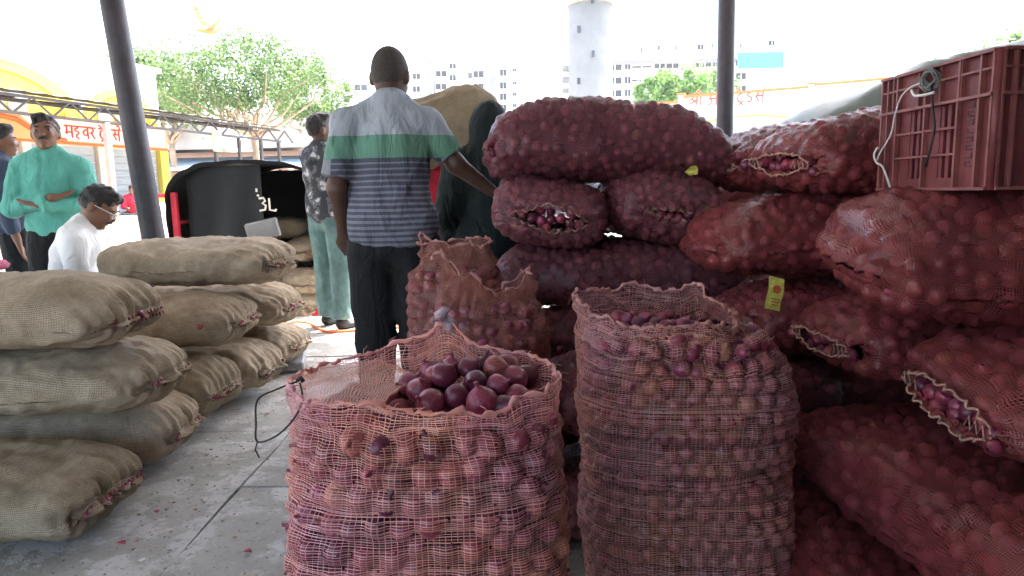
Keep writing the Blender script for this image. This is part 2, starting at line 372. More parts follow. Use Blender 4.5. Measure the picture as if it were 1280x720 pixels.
for yy in (-2.4, 0, 3, 6): MB().bar((-9, yy, 3.36 + (yy - 6.5) * .04), (9, yy, 3.36 + (yy - 6.5) * .04), .08, .12).build('roof_beam', M['steel'], roof)

rear = MB().box((1.05, -1.0, 1.5), (2.7, .2, 3.0)).build('rear_light_blocker', M['blocker']); tag(rear, kind='structure')  # unseen wall added to shade the right pile and the tall bag
side = MB().box((2.4, .6, 1.5), (.2, 3.6, 3.0)).build('side_light_blocker', M['blocker']); tag(side, kind='structure')  # out-of-view wall added to cut light from the right

# ------------------------------------------------------------------ poles
def pole(label, foot, top, r):
    t = thing('shed_pole', label, 'pole', foot, 0, 'poles at the edge of the shed floor')
    d = Vector(top) - Vector(foot)
    MB().tube([d * k / 8 for k in range(9)], r, 20).build('shaft', M['pole'], t, True)
    MB().box((0, 0, .012), (.3, .3, .024), bev=.004).build('base_plate', M['pole'], t)
    for sx in (-1, 1):
        for sy in (-1, 1): MB().lathe([(.012, 0), (.012, .02)], 6, (sx * .12, sy * .12, .02)).build('bolt', M['steel'], t)
    MB().tube([d * .93, d * .955], r * 1.25, 20).build('collar', M['pole'], t, True)
Yp = 5.1
a, b = at(140, 0, Yp), at(192, 300, Yp); k = (0 - b.z) / (a.z - b.z); f0 = b + (a - b) * k; k = (3.38 - b.z) / (a.z - b.z); t0 = b + (a - b) * k
pole('dark steel pole leaning slightly, beside the man in the teal shirt', f0, t0, .081)
Yp = 6.0
a, b = at(908.5, 0, Yp), at(906, 158, Yp); k = (0 - b.z) / (a.z - b.z); f0 = b + (a - b) * k; k = (3.4 - b.z) / (a.z - b.z); t0 = b + (a - b) * k
pole('dark upright steel pole rising behind the onion net sacks', f0, t0, .073)

# ------------------------------------------------------------------ onions
def onion_verts(n, prof, seed=0, wob=.04):
    a = np.arange(n) * 2 * math.pi / n; P = []
    for r, z in prof: P.append(np.stack([r * np.cos(a), r * np.sin(a), np.full(n, z)], -1))
    P = np.array(P); P[..., :2] *= (1 + wob * vnoise(P * 1.7 + seed * 7.3, seed))[..., None]
    return P.reshape(-1, 3), grid_faces(len(prof), n, True)
PROF_HI = [(.03, -.86), (.14, -.9), (.4, -.86), (.7, -.68), (.92, -.36), (1.0, 0), (.95, .3), (.78, .58), (.52, .8), (.3, .95), (.17, 1.08), (.12, 1.25), (.14, 1.4), (.03, 1.43)]
PROF_LO = [(.05, -.88), (.72, -.66), (1.0, -.05), (.74, .62), (.16, 1.02)]
ONION_MESH = []
for s in range(6):
    V, F = onion_verts(22, PROF_HI, s, .07)
    V[:, 2] *= (1.0, .86, 1.05, .92, .8, .97)[s]; V[:, 0] *= (1, 1.04, .95, 1.08, 1, .97)[s]
    neck = np.clip(V[:, 2] - .9, 0, 1); V[:, 0] += neck * (.3, -.2, .1, .5, -.4, .0)[s]; V[:, 1] += neck * (.1, .3, -.4, 0, .2, -.1)[s]
    m_ = make_mesh('onion', V, F, True); m_.materials.append(M['onion']); ONION_MESH.append(m_)
LOV, LOF = onion_verts(9, PROF_LO, 1, .05)
def rand_rot(n):
    q = RNG.normal(size=(n, 4)); q /= np.linalg.norm(q, axis=1)[:, None]; w, x, y, z = q.T
    return np.stack([1 - 2 * (y * y + z * z), 2 * (x * y - z * w), 2 * (x * z + y * w), 2 * (x * y + z * w), 1 - 2 * (x * x + z * z), 2 * (y * z - x * w),
                     2 * (x * z - y * w), 2 * (y * z + x * w), 1 - 2 * (x * x + y * y)], -1).reshape(n, 3, 3)
def onion_mass(pts, rad):
    n = len(pts); Rm = rand_rot(n); V = np.einsum('nij,vj->nvi', Rm, LOV) * np.asarray(rad)[:, None, None] + np.asarray(pts)[:, None, :]
    F = (LOF[None] + (np.arange(n) * len(LOV))[:, None, None]).reshape(-1, 4)
    tint = np.repeat(RNG.beta(1.6, 2.0, n) ** 1.15, len(LOV))
    return V.reshape(-1, 3), F, tint[:, None]
n_onion = [0]
def onion(p, r, label, group, up=None):
    o = bpy.data.objects.new('onion', random.choice(ONION_MESH)); link(o); o.location = p; o.scale = (r, r, r)
    if up is None: o.rotation_euler = [random.uniform(0, 6.28) for _ in range(3)]
    else: o.rotation_euler = (Vector(up) + Vector([random.uniform(-.9, .9) for _ in range(3)])).to_track_quat('Z', 'Y').to_euler()
    n_onion[0] += 1
    return tag(o, label, 'onion', group)

# ------------------------------------------------------------------ sacks lying down
def sack_surface(u, th, L, W, H, seed, sag=.03, flat=.22, nexp=2.5, end=.2):
    """u in -1..1 along the length, th around; returns points"""
    au = np.abs(u)
    t = np.maximum(1 - au ** 4.2, 0) ** .55 * (1 - end) + end
    w = (1 - .10 * au ** 2) * np.maximum(1 - au ** 9, 0) ** .28 * .35 + .65 * (1 - .06 * au ** 2)
    c, s = np.cos(th), np.sin(th); e = 2 / nexp
    y = W / 2 * w * np.sign(c) * np.abs(c) ** e; z = H / 2 * t * np.sign(s) * np.abs(s) ** e
    x = L / 2 * u * (1 - .06 * (np.abs(c) ** 4) * au ** 6)
    z = np.where(z < 0, z * (1 - flat), z)
    z = z - sag * np.clip(au - .55, 0, 1) * 1.3 * (1 - .5 * (z > 0))
    P = np.stack([x, y, z], -1); q = P * 3.2 + seed * 13.7
    P[..., 2] += .030 * vnoise(q, seed) * (z > -.02); P[..., 1] += .032 * vnoise(q + 50, seed); P[..., 0] += .012 * vnoise(q + 90, seed)
    return P
def grid_normals(P, wrap=True):
    du = np.gradient(P, axis=0); dv = (np.roll(P, -1, 1) - np.roll(P, 1, 1)) if wrap else np.gradient(P, axis=1)
    N = np.cross(du, dv); N /= np.linalg.norm(N, axis=-1, keepdims=True) + 1e-9
    return N
def scatter(P, N, rad, count, gap=1.72, seed=0):
    """dart throwing of onions just inside a surface grid"""
    g = np.random.default_rng(seed); n, m, _ = P.shape
    A = np.linalg.norm(np.cross(np.gradient(P, axis=0), np.roll(P, -1, 1) - P), axis=-1).ravel(); A /= A.sum()
    idx = g.choice(n * m, count, p=A); pts = P.reshape(-1, 3)[idx] - N.reshape(-1, 3)[idx] * rad * 1.02
    rr = rad * g.uniform(.82, 1.12, count); acc = np.empty((count, 3)); ar = np.empty(count); k = 0
    pts += g.normal(size=pts.shape) * rad * .12
    for p, r in zip(pts, rr):
        if k == 0 or ((((acc[:k] - p) ** 2).sum(1)) > ((ar[:k] + r) * gap / 2) ** 2).all():
            acc[k] = p; ar[k] = r; k += 1
    return acc[:k], ar[:k]
def drape(P, N, pts, rr, floor=-.42, blur=2, lift=.0015, push=1.0, cap_=.5):
    """push the net out over the onions below it"""
    shp = P.shape[:2]; Q = P.reshape(-1, 3).astype(np.float32); Nn = N.reshape(-1, 3).astype(np.float32); h = np.full(len(Q), -1e3, np.float32); pts = np.asarray(pts, np.float32); rr = np.asarray(rr, np.float32)
    R0 = float(rr.max()) * 2.2; ax_ = int(np.argmax(np.ptp(pts, axis=0))); od = np.argsort(Q[:, ax_]); po = np.argsort(pts[:, ax_]); ps, rs = pts[po], rr[po]; key = ps[:, ax_]
    for a in range(0, len(Q), 600):
        ii = od[a:a + 600]; q = Q[ii]; k0, k1 = np.searchsorted(key, [q[0, ax_] - R0, q[-1, ax_] + R0])
        if k1 <= k0: continue
        d = q[:, None, :] - ps[None, k0:k1]; along = (d * Nn[ii][:, None, :]).sum(-1); perp2 = (d * d).sum(-1) - along ** 2; r2 = rs[None, k0:k1] ** 2
        hh = np.where(perp2 > r2, -1e3, np.sqrt(np.maximum(r2 - perp2, 0)) - along); h[ii] = hh.max(1)
    r0 = rr.mean(); h = np.clip(h, floor * r0, cap_ * r0).reshape(shp)
    for _ in range(blur):
        h = np.maximum(h, (h + np.roll(h, 1, 1) + np.roll(h, -1, 1) + np.vstack([h[:1], h[:-1]]) + np.vstack([h[1:], h[-1:]])) / 5)
    return P + N * (h * push + lift)[..., None]
def arc_uv(P):
    U = np.concatenate([np.zeros((1, P.shape[1])), np.cumsum(np.linalg.norm(np.diff(P, axis=0), axis=-1), 0)], 0)
    Vv = np.concatenate([np.zeros((P.shape[0], 1)), np.cumsum(np.linalg.norm(np.diff(P, axis=1), axis=-1), 1)], 1)
    U = np.broadcast_to(U.mean(1, keepdims=True), U.shape); Vv = np.broadcast_to(Vv.mean(0, keepdims=True), Vv.shape)
    return np.stack([U, Vv], -1)
def orient(o, c, yaw, pitch=0, roll=0):
    o.matrix_world = Matrix.Translation(Vector(c)) @ Matrix.Rotation(R(yaw), 4, 'Z') @ Matrix.Rotation(R(pitch), 4, 'Y') @ Matrix.Rotation(R(roll), 4, 'X')
NETG = 'filled onion net sacks piled up on the right'
def net_sack(label, c, yaw, L=.95, W=.48, H=.28, pitch=0, roll=0, seed=1, rad=.0205, mat='net', res=1.0, slit=.030, cordmat='cord', mouth=True, sag=.03):
    if mat == 'net2': cordmat = 'cordd'
    t = thing('onion_net_sack', label, 'sack', (0, 0, 0), 0, NETG); orient(t, c, yaw, pitch, roll)
    nu, nv = int(96 * res), int(112 * res)
    s = np.linspace(-1, 1, nu); u = np.sin(s * math.pi / 2) * .6 + s * .4; th = np.linspace(0, 2 * math.pi, nv + 1)
    U, T = np.meshgrid(u, th[:-1], indexing='ij'); P = sack_surface(U, T, L, W, H, seed, sag)
    N = -grid_normals(P); ctr = P.mean((0, 1));
    if (N * (P - ctr)).sum(-1).mean() < 0: N = -N
    pts, rr = scatter(P, N, rad, 5400, seed=seed)
    # onions that show in the sewn mouth
    ex = P[0]; zl = ex[:, 2].mean(); wl = ex[:, 1].max() - .03
    ep = [(ex[:, 0].mean() + rad * .75 + random.uniform(-.004, .004), yy, zl + random.uniform(-.012, .012)) for yy in np.arange(-wl, wl, rad * 1.75)]
    pts = np.vstack([pts, ep]); rr = np.concatenate([rr, np.full(len(ep), rad * 1.0)])
    core = P - N * rad * 1.35
    V, F, tint = onion_mass(pts, rr); k = len(V)
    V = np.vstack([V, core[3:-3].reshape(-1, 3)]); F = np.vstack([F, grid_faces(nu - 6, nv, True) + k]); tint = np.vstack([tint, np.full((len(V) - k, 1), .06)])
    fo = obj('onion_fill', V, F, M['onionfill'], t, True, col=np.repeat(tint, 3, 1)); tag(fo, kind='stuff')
    D = drape(P, N, pts, rr, floor=-.4, blur=2, push=1.0)
    # fine creases pulled along the net towards its ends
    D[..., 2] += .004 * (np.abs(U) ** 6) * np.sin(T * 23 + seed)
    Pn = np.concatenate([D, D[:, :1]], 1)      # seam column for clean UVs
    uv = arc_uv(Pn); Vn = Pn.reshape(-1, 3); Fn = grid_faces(nu, nv + 1)
    obj('netting', Vn, Fn, M[mat], t, True, uv=uv.reshape(-1, 2))
    # far end gathered shut
    for sd_ in ((-1,) if mouth else (-1, 0)):
        e = Pn[sd_]; mid = e.mean(0); sg = 1 if sd_ else -1; ed = 1 - (np.abs(e[:, 1:2] - mid[1]) / (np.abs(e[:, 1] - mid[1]).max() * 1.02)) ** 2
        f1 = (e - mid) * [1, 1, .6] + mid + ed * [sg * (rad + .012), 0, 0]; fl = (e - mid) * [1, 1, .12] + mid + ed * [sg * (rad * 1.3 + .014), 0, 0] + np.stack([.006 * np.sin(e[:, 1] * 160), 0 * e[:, 1], .005 * np.sin(e[:, 1] * 90)], -1)
        obj('gathered_end', np.vstack([e, f1, fl]), grid_faces(3, nv + 1), M[mat], t, True, uv=np.vstack([uv[sd_], uv[sd_] + [.02, 0], uv[sd_] + [.05, 0]]))
    if mouth:
        e = D[0]; zc = e[:, 2].mean(); w = e[:, 1].max()
        for sgn in (1, -1):
            ys = np.linspace(-w * .98, w * .98, 120); ph = random.uniform(0, 6)
            gap = slit * np.maximum(0, 1 - (ys / w) ** 2) ** .7 * (1 + .35 * vnoise(np.stack([ys * 11, ys * 0 + sgn, ys * 0 + seed], -1), 4))
            zz = zc + sgn * gap + .003 * np.sin(ys * 260 + ph); xx = e[:, 0].mean() - .012 + .006 * np.sin(ys * 190 + ph) - .012 * (1 - (ys / w) ** 2)
            path = list(zip(xx, ys, zz)); MB().tube(path, .0030, 6).build('seam_cord', M[cordmat], t, True)
            # net lip from the body to the cord
            lipu = np.array(path); up = np.array([e[np.argmin(np.abs(e[:, 1] - yy) + 10 * (np.sign(e[:, 2] - zc) != sgn))] for yy in ys])
            G = np.stack([up, (up + lipu) / 2 + [-.006, 0, sgn * .004], lipu]); uvg = np.stack([np.broadcast_to(np.array([0, .012, .024])[:, None], (3, 120)), np.broadcast_to(ys + w, (3, 120))], -1)
            obj('net_lip', G.reshape(-1, 3), grid_faces(3, 120), M[mat], t, True, uv=uvg.reshape(-1, 2))
        # zigzag lacing across the mouth ends
        for part in (np.linspace(-w * .95, -w * .55, 7), np.linspace(w * .55, w * .95, 7)):
            pth = [(e[:, 0].mean() - .017, yy + .01, zc + (.013 if q % 2 else -.013)) for q, yy in enumerate(part)]
            MB().tube(pth, .0022, 5).build('lacing', M[cordmat], t, True)
    return t
# stack right behind the two open bags
net_sack('long plump onion net sack topmost on the stack beside the man in the striped shirt', at(757, 186, 2.9), 2, 1.0, .5, .37, seed=2, rad=.0215, mat='net2', roll=-4, pitch=2.5, sag=.09)
net_sack('onion net sack with an open laced mouth under the long topmost sack', at(688, 268, 2.95), 86, .85, .47, .33, seed=3, mat='net2', roll=8, slit=.042)
net_sack('onion net sack with a closed wavy seam under the long topmost sack', at(818, 263, 2.98), 94, .85, .52, .36, seed=4, mat='net2', roll=10, slit=.016)
net_sack('long purplish onion net sack under the two sacks with end seams', at(768, 342, 2.85), 1, 1.02, .56, .32, seed=5, mat='net2')
net_sack('dark onion net sack in the gap above the sack beside the open bags', (.43, 2.66, .50), 3, .98, .46, .33, seed=6, mat='net2', res=.7)
net_sack('dark onion net sack lying just behind the gap between the two open bags', (.56, 2.18, .44), 4, .95, .46, .30, seed=7, mat='net2', res=.8, mouth=False)
net_sack('lowest onion net sack on the floor between the two open bags', (.6, 2.1, .14), -3, 1.0, .5, .30, seed=8, mat='net2', res=.8)
net_sack('floor onion net sack under the stack beside the striped man', (.5, 2.7, .16), 0, 1.0, .5, .30, seed=9, mat='net2', res=.6, mouth=False)
# the right-hand pile
net_sack('onion net sack with white ribbed sheen and frayed seam, left of the plastic crate', (1.25, 2.34, 1.19), 14, .78, .52, .31, seed=11, roll=4, slit=.03)
net_sack('onion net sack half hidden next to the upright pole, behind the sheen-topped sack', (1.29, 2.9, 1.19), 6, .85, .52, .32, seed=12, res=.8)
net_sack('dark red onion net sack under the sheen-topped sack beside the crate', (1.11, 2.38, .92), 2, .94, .54, .31, seed=13, mouth=False, sag=.05)
net_sack('big bright red onion net sack carrying the plastic crate', (1.35, 1.70, .905), -8, 1.0, .64, .385, seed=14, rad=.0222, mouth=False, pitch=3, roll=9)
net_sack('dark onion net sack with the yellow paper tag', (1.17, 2.3, .655), 4, .92, .56, .30, seed=15, mouth=False)
net_sack('red onion net sack with a short pale seam, under the crate-bearing sack', (1.30, 1.93, .68), 8, .88, .42, .28, seed=16, slit=.024, roll=4)
net_sack('onion net sack with a long gaping pale-laced mouth at the picture edge', (1.37, 1.44, .64), 2, .88, .46, .29, seed=17, slit=.038, roll=9, rad=.0222)
net_sack('long shadowy onion net sack lying lengthwise below the pale-laced sacks', (1.02, 1.5, .37), 93, 1.05, .46, .29, seed=18, rad=.0222, mouth=False)
net_sack('onion net sack on its side behind the closed tall open bag', (1.1, 2.35, .42), 2, .95, .48, .27, seed=19, res=.8)
net_sack('dark floor onion net sack at the foot of the right pile', (.86, 1.5, .135), 80, .95, .44, .26, seed=20, rad=.0222, mouth=False, res=.8)
net_sack('floor onion net sack deep in the shade of the right pile', (1.35, 1.35, .135), 92, .95, .46, .27, seed=21, mouth=False, res=.7)
net_sack('floor onion net sack under the tagged sack', (1.15, 2.35, .14), 0, .95, .48, .28, seed=22, mouth=False, res=.6)
net_sack('onion net sack at the back of the stack, level with the purplish one', (.78, 3.4, .72), 0, .95, .5, .30, seed=24, mouth=False, res=.55)
net_sack('onion net sack at the back of the stack behind the wavy-seamed one', (.80, 3.42, 1.0), 2, .95, .5, .30, seed=25, mouth=False, res=.55)
net_sack('onion net sack low at the back of the stack', (.8, 3.4, .43), 0, .95, .5, .30, seed=26, mouth=False, res=.5)
net_sack('onion net sack on the floor at the back of the stack', (.8, 3.4, .15), 0, .95, .5, .30, seed=27, mouth=False, res=.5)
net_sack('onion net sack squeezed between the tagged sack and the one above', (1.5, 2.62, .80), 3, .95, .5, .28, seed=28, mouth=False, res=.5)
net_sack('onion net sack wedged behind the pile below the upright pole', (1.45, 2.95, .9), 0, .9, .5, .30, seed=23, mouth=False, res=.6)

# ------------------------------------------------------------------ jute sacks
JG = 'jute sacks stacked along the walkway'
def jute_sack(label, c, yaw, L=.95, W=.54, H=.27, pitch=0, roll=0, seed=1, mat='burlap', res=1.0, sag=.02, flatb=.2, group=JG, onions=True):
    t = thing('jute_sack', label, 'sack', (0, 0, 0), 0, group); orient(t, c, yaw, pitch, roll)
    nu, nv = int(150 * res), int(132 * res)
    s = np.linspace(-1, 1, nu); u = np.sin(s * math.pi / 2) * .7 + s * .3; th = np.linspace(0, 2 * math.pi, nv + 1)[:-1]
    U, T = np.meshgrid(u, th, indexing='ij'); P = sack_surface(U, T, L, W, H, seed + 40, sag, flatb, 2.35, .13)
    N = grid_normals(P)
    if (N * (P - P.mean((0, 1)))).sum(-1).mean() < 0: N = -N
    endw = np.clip((np.abs(U) - .5) / .5, 0, 1)
    d = .006 * fbm(P * 16 + seed * 3, seed) + .005 * vnoise(P * 30 + seed, seed + 2) + .010 * fbm(P * 6 + seed, seed + 9, 2)
    fold = P.copy(); fold[..., 0] *= 2.0; fold[..., 1] *= 17; fold[..., 2] *= 5
    fold[..., 1] *= 1.7; d += endw ** 1.4 * .013 * vnoise(fold + seed * 5, seed + 5)                        # gathers running to the sewn end
    d += endw ** 2.2 * .005 * np.sin(P[..., 1] * 130 + 3 * vnoise(P * 8, seed))
    diag = P @ np.array([[3.0, 0, 0], [9, 12, 0], [0, 8, 9]]); d += .0075 * np.abs(vnoise(diag + seed, seed + 7)) * -1
    P = P + N * d[..., None]
    Pn = np.concatenate([P, P[:, :1]], 1); uv = arc_uv(Pn)
    obj('burlap', Pn.reshape(-1, 3), grid_faces(nu, nv + 1), M[mat], t, True, uv=uv.reshape(-1, 2))
    for side in (0, -1):
        e = Pn[side]; sg = -1 if side == 0 else 1; mid = e.mean(0)
        fr = (e - mid) * [1, 1.0, .22] + mid + np.stack([sg * (.012 + .006 * np.sin(e[:, 1] * 150)), 0 * e[:, 1], 0 * e[:, 1]], -1)
        fin = (e - mid) * [1, 1.01, .10] + mid + np.stack([sg * (.028 + .009 * np.sin(e[:, 1] * 110 + seed)), 0 * e[:, 1], .006 * np.sin(e[:, 1] * 75)], -1)
        obj('sewn_hem', np.vstack([e, fr, fin]), grid_faces(3, nv + 1), M[mat], t, True, uv=np.vstack([uv[side], uv[side] + [.015, 0], uv[side] + [.03, 0]]))
        w = e[:, 1].max(); xm = e[:, 0].mean() + sg * .012; zc = mid[2]
        z = MB(); ys = np.linspace(-w * .94, w * .94, 27)
        pth = []
        for q, yy in enumerate(ys): pth.append((xm + sg * .006, yy, zc + (.015 if q % 2 else -.015) + .004 * math.sin(yy * 60)))
        z.tube(pth, .0026, 5); z.build('seam_twine', M['redtwine' if (seed % 3) else 'twine'], t, True)
        if side == 0 and onions:
            yy = np.linspace(-w * .88, w * .88, 15) + RNG.normal(size=15) * .006; keep = RNG.random(15) < .8; yy = yy[keep]
            pts = np.stack([np.full(len(yy), xm - .003), yy, zc + RNG.normal(size=len(yy)) * .007], -1)
            V, F, tint = onion_mass(pts, np.full(len(yy), .0105) * RNG.uniform(.5, 1.2, len(yy))); o = obj('onions_in_seam', V, F, M['onionfill'], t, True, col=np.repeat(tint * 0 + .6, 3, 1)); tag(o, kind='stuff')
    return t
jute_sack('jute sack lying lowest in front at the lower left corner of the picture', (-1.83, 2.2, .14), 178, .95, .52, .29, seed=1, mat='burlap2', pitch=-3)
jute_sack('floor jute sack whose sewn end peeks out above the frontmost one', (-1.87, 2.76, .145), 184, .96, .52, .29, seed=2)
jute_sack('middle jute sack of the front stack with red onions in its seam', (-1.84, 2.60, .415), 181, .98, .54, .29, seed=3)
jute_sack('topmost jute sack of the front stack at the picture edge', (-1.87, 2.5, .69), 179, .96, .54, .29, seed=4, pitch=-1)
jute_sack('upright-set jute sack on the floor between the two jute stacks', (-1.87, 3.22, .19), 176, .96, .46, .38, seed=5, mat='burlap2')
jute_sack('floor jute sack beside the loose onion', (-1.82, 3.74, .16), 180, .96, .5, .31, seed=6)
jute_sack('farthest floor jute sack beside the orange hose', (-1.85, 4.32, .15), 182, .96, .52, .30, seed=7)
jute_sack('wrinkled jute sack with a bright red spot, second layer of the rear stack', (-1.82, 3.38, .47), 183, .96, .54, .29, seed=8, pitch=2)
jute_sack('jute sack just under the rear stack top, its end jutting past it', (-1.80, 4.1, .44), 180, .97, .5, .29, seed=10)
jute_sack('topmost jute sack of the rear stack', (-1.71, 3.74, .745), 178, .94, .56, .28, seed=11, pitch=-1)
MB().lathe([(0.001, -.002), (.014, -.001), (.012, .004), (.001, .006)], 8).build('red_seam_spot', M['redtwine'])['label'] = 'small crimson onion skin scrap stuck on the wrinkled jute sack'
o = bpy.data.objects['red_seam_spot']; o.name = 'onion_skin_scrap'; o['category'] = 'scrap'; o.location = at(250, 408, 3.12); o.rotation_euler = (R(70), 0, 0)

# ------------------------------------------------------------------ open standing net bags
def interp_ang(pairs):
    a = np.array([p[0] for p in pairs], float); v = np.array([p[1] for p in pairs], float)
    o = np.argsort(a); a, v = a[o], v[o]; a = np.concatenate([[a[-1] - 360], a, [a[0] + 360]]); v = np.concatenate([[v[-1]], v, [v[0]]])
    def f(th):
        d = np.degrees(th) % 360; k = np.clip(np.searchsorted(a, d) - 1, 0, len(a) - 2); t = (d - a[k]) / (a[k + 1] - a[k]); t = t * t * (3 - 2 * t)
        return v[k] * (1 - t) + v[k + 1] * t
    return f
def bag_outline(th, hw, hd, n=2.7):
    c, s = np.cos(th), np.sin(th); r = (np.abs(c) ** n + np.abs(s) ** n) ** (-1 / n)
    return hw * r * c, hd * r * s
def ribbons(P, N, w_h, w_v, step_h=1, step_v=1, seed=0, drop=.02):
    """threads of a net as flat ribbons along the rows and columns of a grid closed in its second axis"""
    g = np.random.default_rng(seed); n, m, _ = P.shape; V, F, b = [], [], 0
    tv = np.gradient(P, axis=0); tv /= np.linalg.norm(tv, axis=-1, keepdims=True) + 1e-9
    th = np.roll(P, -1, 1) - np.roll(P, 1, 1); th /= np.linalg.norm(th, axis=-1, keepdims=True) + 1e-9
    rows = np.arange(0, n, step_h); wr = (w_h * g.uniform(.55, 1.35, len(rows)))[:, None, None]
    A = P[rows] - tv[rows] * wr + N[rows] * .0006; B = P[rows] + tv[rows] * wr + N[rows] * .0006
    k = len(rows); V.append(np.stack([A, B], 2).reshape(-1, 3))
    i, j = np.meshgrid(np.arange(k), np.arange(m), indexing='ij'); j2 = (j + 1) % m
    f = np.stack([(i * m + j) * 2, (i * m + j2) * 2, (i * m + j2) * 2 + 1, (i * m + j) * 2 + 1], -1).reshape(-1, 4)
    f = f[g.random(len(f)) > drop * .3]; F.append(f); b = k * m * 2
    cols = np.arange(0, m, step_v); wc = (w_v * g.uniform(.6, 1.4, len(cols)))[None, :, None]
    A = P[:, cols] - th[:, cols] * wc; B = P[:, cols] + th[:, cols] * wc; k = len(cols)
    V.append(np.stack([A, B], 2).reshape(-1, 3)); i, j = np.meshgrid(np.arange(n - 1), np.arange(k), indexing='ij')
    f = np.stack([(i * k + j) * 2, ((i + 1) * k + j) * 2, ((i + 1) * k + j) * 2 + 1, (i * k + j) * 2 + 1], -1).reshape(-1, 4) + b
    F.append(f[g.random(len(f)) > drop])
    return np.vstack(V), np.vstack(F)
def standing_bag(label, c, rz, hw, hd, rim, Z0, level, rad, seed, style='threads', thread='thread1', pitch=.006, wob=.01, indiv=None, lean=(0, 0), flare=None, net='netup', taper=.9, rimr=.006, shoulder=None, pinch=0, olabel=None, ogroup=None, bulge=.06):
    t = thing('open_onion_net_bag', label, 'sack', c, R(rz), 'open standing onion net bags')
    f = interp_ang(rim); fl = interp_ang(flare) if flare else (lambda th: 0 * th)
    per = 2 * math.pi * (hw + hd) / 2 * 1.08
    nv = int(per / pitch); nt_ = int(Z0 * 1.05 / pitch)
    if style != 'threads': nv, nt_ = 150, 110
    g = np.random.default_rng(seed)
    tt = np.linspace(0, 1, nt_)
    if style == 'threads': tt = np.clip(tt + g.normal(size=nt_) * .16 / nt_, 0, 1); tt.sort()
    th = np.arange(nv) * 2 * math.pi / nv
    T, TH = np.meshgrid(tt, th, indexing='ij'); up = np.clip((T - .72) / .28, 0, 1); up = up * up * (3 - 2 * up)
    Z = T * Z0 + up * (f(TH) - Z0)
    def surf(Z, TH, UP=None):
        X, Y = bag_outline(TH, hw, hd)
        p = np.where(Z < .1, np.sqrt(np.clip(1 - (1 - Z / .1) ** 2, 0, 1)) * .35 + .65, 1.0)
        p = p * (1 + bulge * np.sin(np.clip(Z / level, 0, 1) * math.pi)) * (1 - (1 - taper) * np.clip((Z - level + .12) / .2, 0, 1.3) ** 2)
        q = np.stack([np.cos(TH) * 1.5, np.sin(TH) * 1.5, Z * 7], -1); p = p * (1 + .07 * vnoise(q + seed * 3, seed))
        if shoulder is not None: p = p * (1 - shoulder(TH) * np.clip((Z - level + .16) / .2, 0, 1.1) ** 1.7)
        if UP is not None: p = p + UP * fl(TH)
        if pinch:
            k_ = np.clip((Z - level + .10) / .16, 0, 1); k_ = k_ * k_ * (3 - 2 * k_); Y = Y * (1 - pinch * k_); X = X * (1 - .25 * pinch * k_)
        return np.stack([X * p + lean[0] * Z, Y * p + lean[1] * Z, Z], -1)
    P = surf(Z, TH, up); N = grid_normals(P)
    if (N[..., :2] * P[..., :2]).sum(-1).mean() < 0: N = -N
    # onions of the outer layer, row by row
    pts, rr = [], []; z = rad
    k = 0
    while z < level - rad * .3:
        arc = np.linspace(0, 2 * math.pi, 400); Q = surf(np.full(400, z), arc); s_ = np.concatenate([[0], np.cumsum(np.linalg.norm(np.diff(Q, axis=0), axis=1))])
        n = int(s_[-1] / (rad * 2.02)); ss = ((np.arange(n) + .5 * (k % 2)) / n * s_[-1] + g.normal(size=n) * rad * .25) % s_[-1]
        ang = np.interp(ss, s_, arc)
        r = rad * g.uniform(.8, 1.12, n); q = surf(z + g.normal(size=n) * rad * .22, ang)
        ctr = np.stack([lean[0] * q[:, 2], lean[1] * q[:, 2], q[:, 2]], -1); dr = q - ctr; ln = np.linalg.norm(dr[:, :2], axis=1)[:, None]
        q = ctr + dr * (1 - (r[:, None] * 1.05) / ln) - dr / ln * np.abs(g.normal(size=n))[:, None] * rad * .16
        pts.append(q); rr.append(r); z += rad * 1.74; k += 1
    pts = np.vstack(pts); rr = np.concatenate(rr)
    # top layer
    nx = int(hw / rad); top = []
    for i in range(-nx, nx + 1):
        for j in range(-nx, nx + 1):
            x, y = (i + .5 * (j % 2)) * rad * 2, j * rad * 1.75
            if (abs(x) / (hw * .82)) ** 2.4 + (abs(y) / (hd * .8)) ** 2.4 < 1: top.append((x + lean[0] * level, y + lean[1] * level, level - rad - (.10 if pinch else 0) - (0 if shoulder is None else .11 * max(0, x / hw)) + .012 * random.uniform(-1, 1)))
    top = np.array(top); tr = rad * g.uniform(.85, 1.1, len(top))
    Mw = Matrix.Translation(Vector(c)) @ Matrix.Rotation(R(rz), 4, 'Z')
    single = np.zeros(len(pts), bool); singlet = np.zeros(len(top), bool)
    if indiv: single = indiv(pts); singlet = indiv(top)
    for q, r in [(q, r) for q, r, s in zip(pts, rr, single) if s] + [(q, r) for q, r, s in zip(top, tr, singlet) if s]:
        onion(Mw @ Vector(q), r, olabel, ogroup)
    rest = np.vstack([pts[~single], top[~singlet]]); rrest = np.concatenate([rr[~single], tr[~singlet]])
    V, F, tint = onion_mass(rest, rrest); kk = len(V)
    zc = np.linspace(.03, level - rad * 1.2, 24); ZZ, AA = np.meshgrid(zc, np.linspace(0, 2 * math.pi, 41)[:-1], indexing='ij'); K = surf(ZZ, AA); K[..., :2] -= (K[..., :2] - np.array(lean) * K[..., 2:3]) * (rad * 1.6 / min(hw, hd))
    F = np.vstack([F, grid_faces(24, 40, True) + kk]); V = np.vstack([V, K.reshape(-1, 3)])
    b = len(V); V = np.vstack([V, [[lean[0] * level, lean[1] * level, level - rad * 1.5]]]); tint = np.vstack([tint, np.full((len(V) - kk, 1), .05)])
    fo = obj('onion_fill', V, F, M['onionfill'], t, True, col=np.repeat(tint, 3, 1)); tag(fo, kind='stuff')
    # netting
    free = np.clip((Z - level + (.02 if shoulder is None else -.01)) / .05, 0, 1)[..., None]
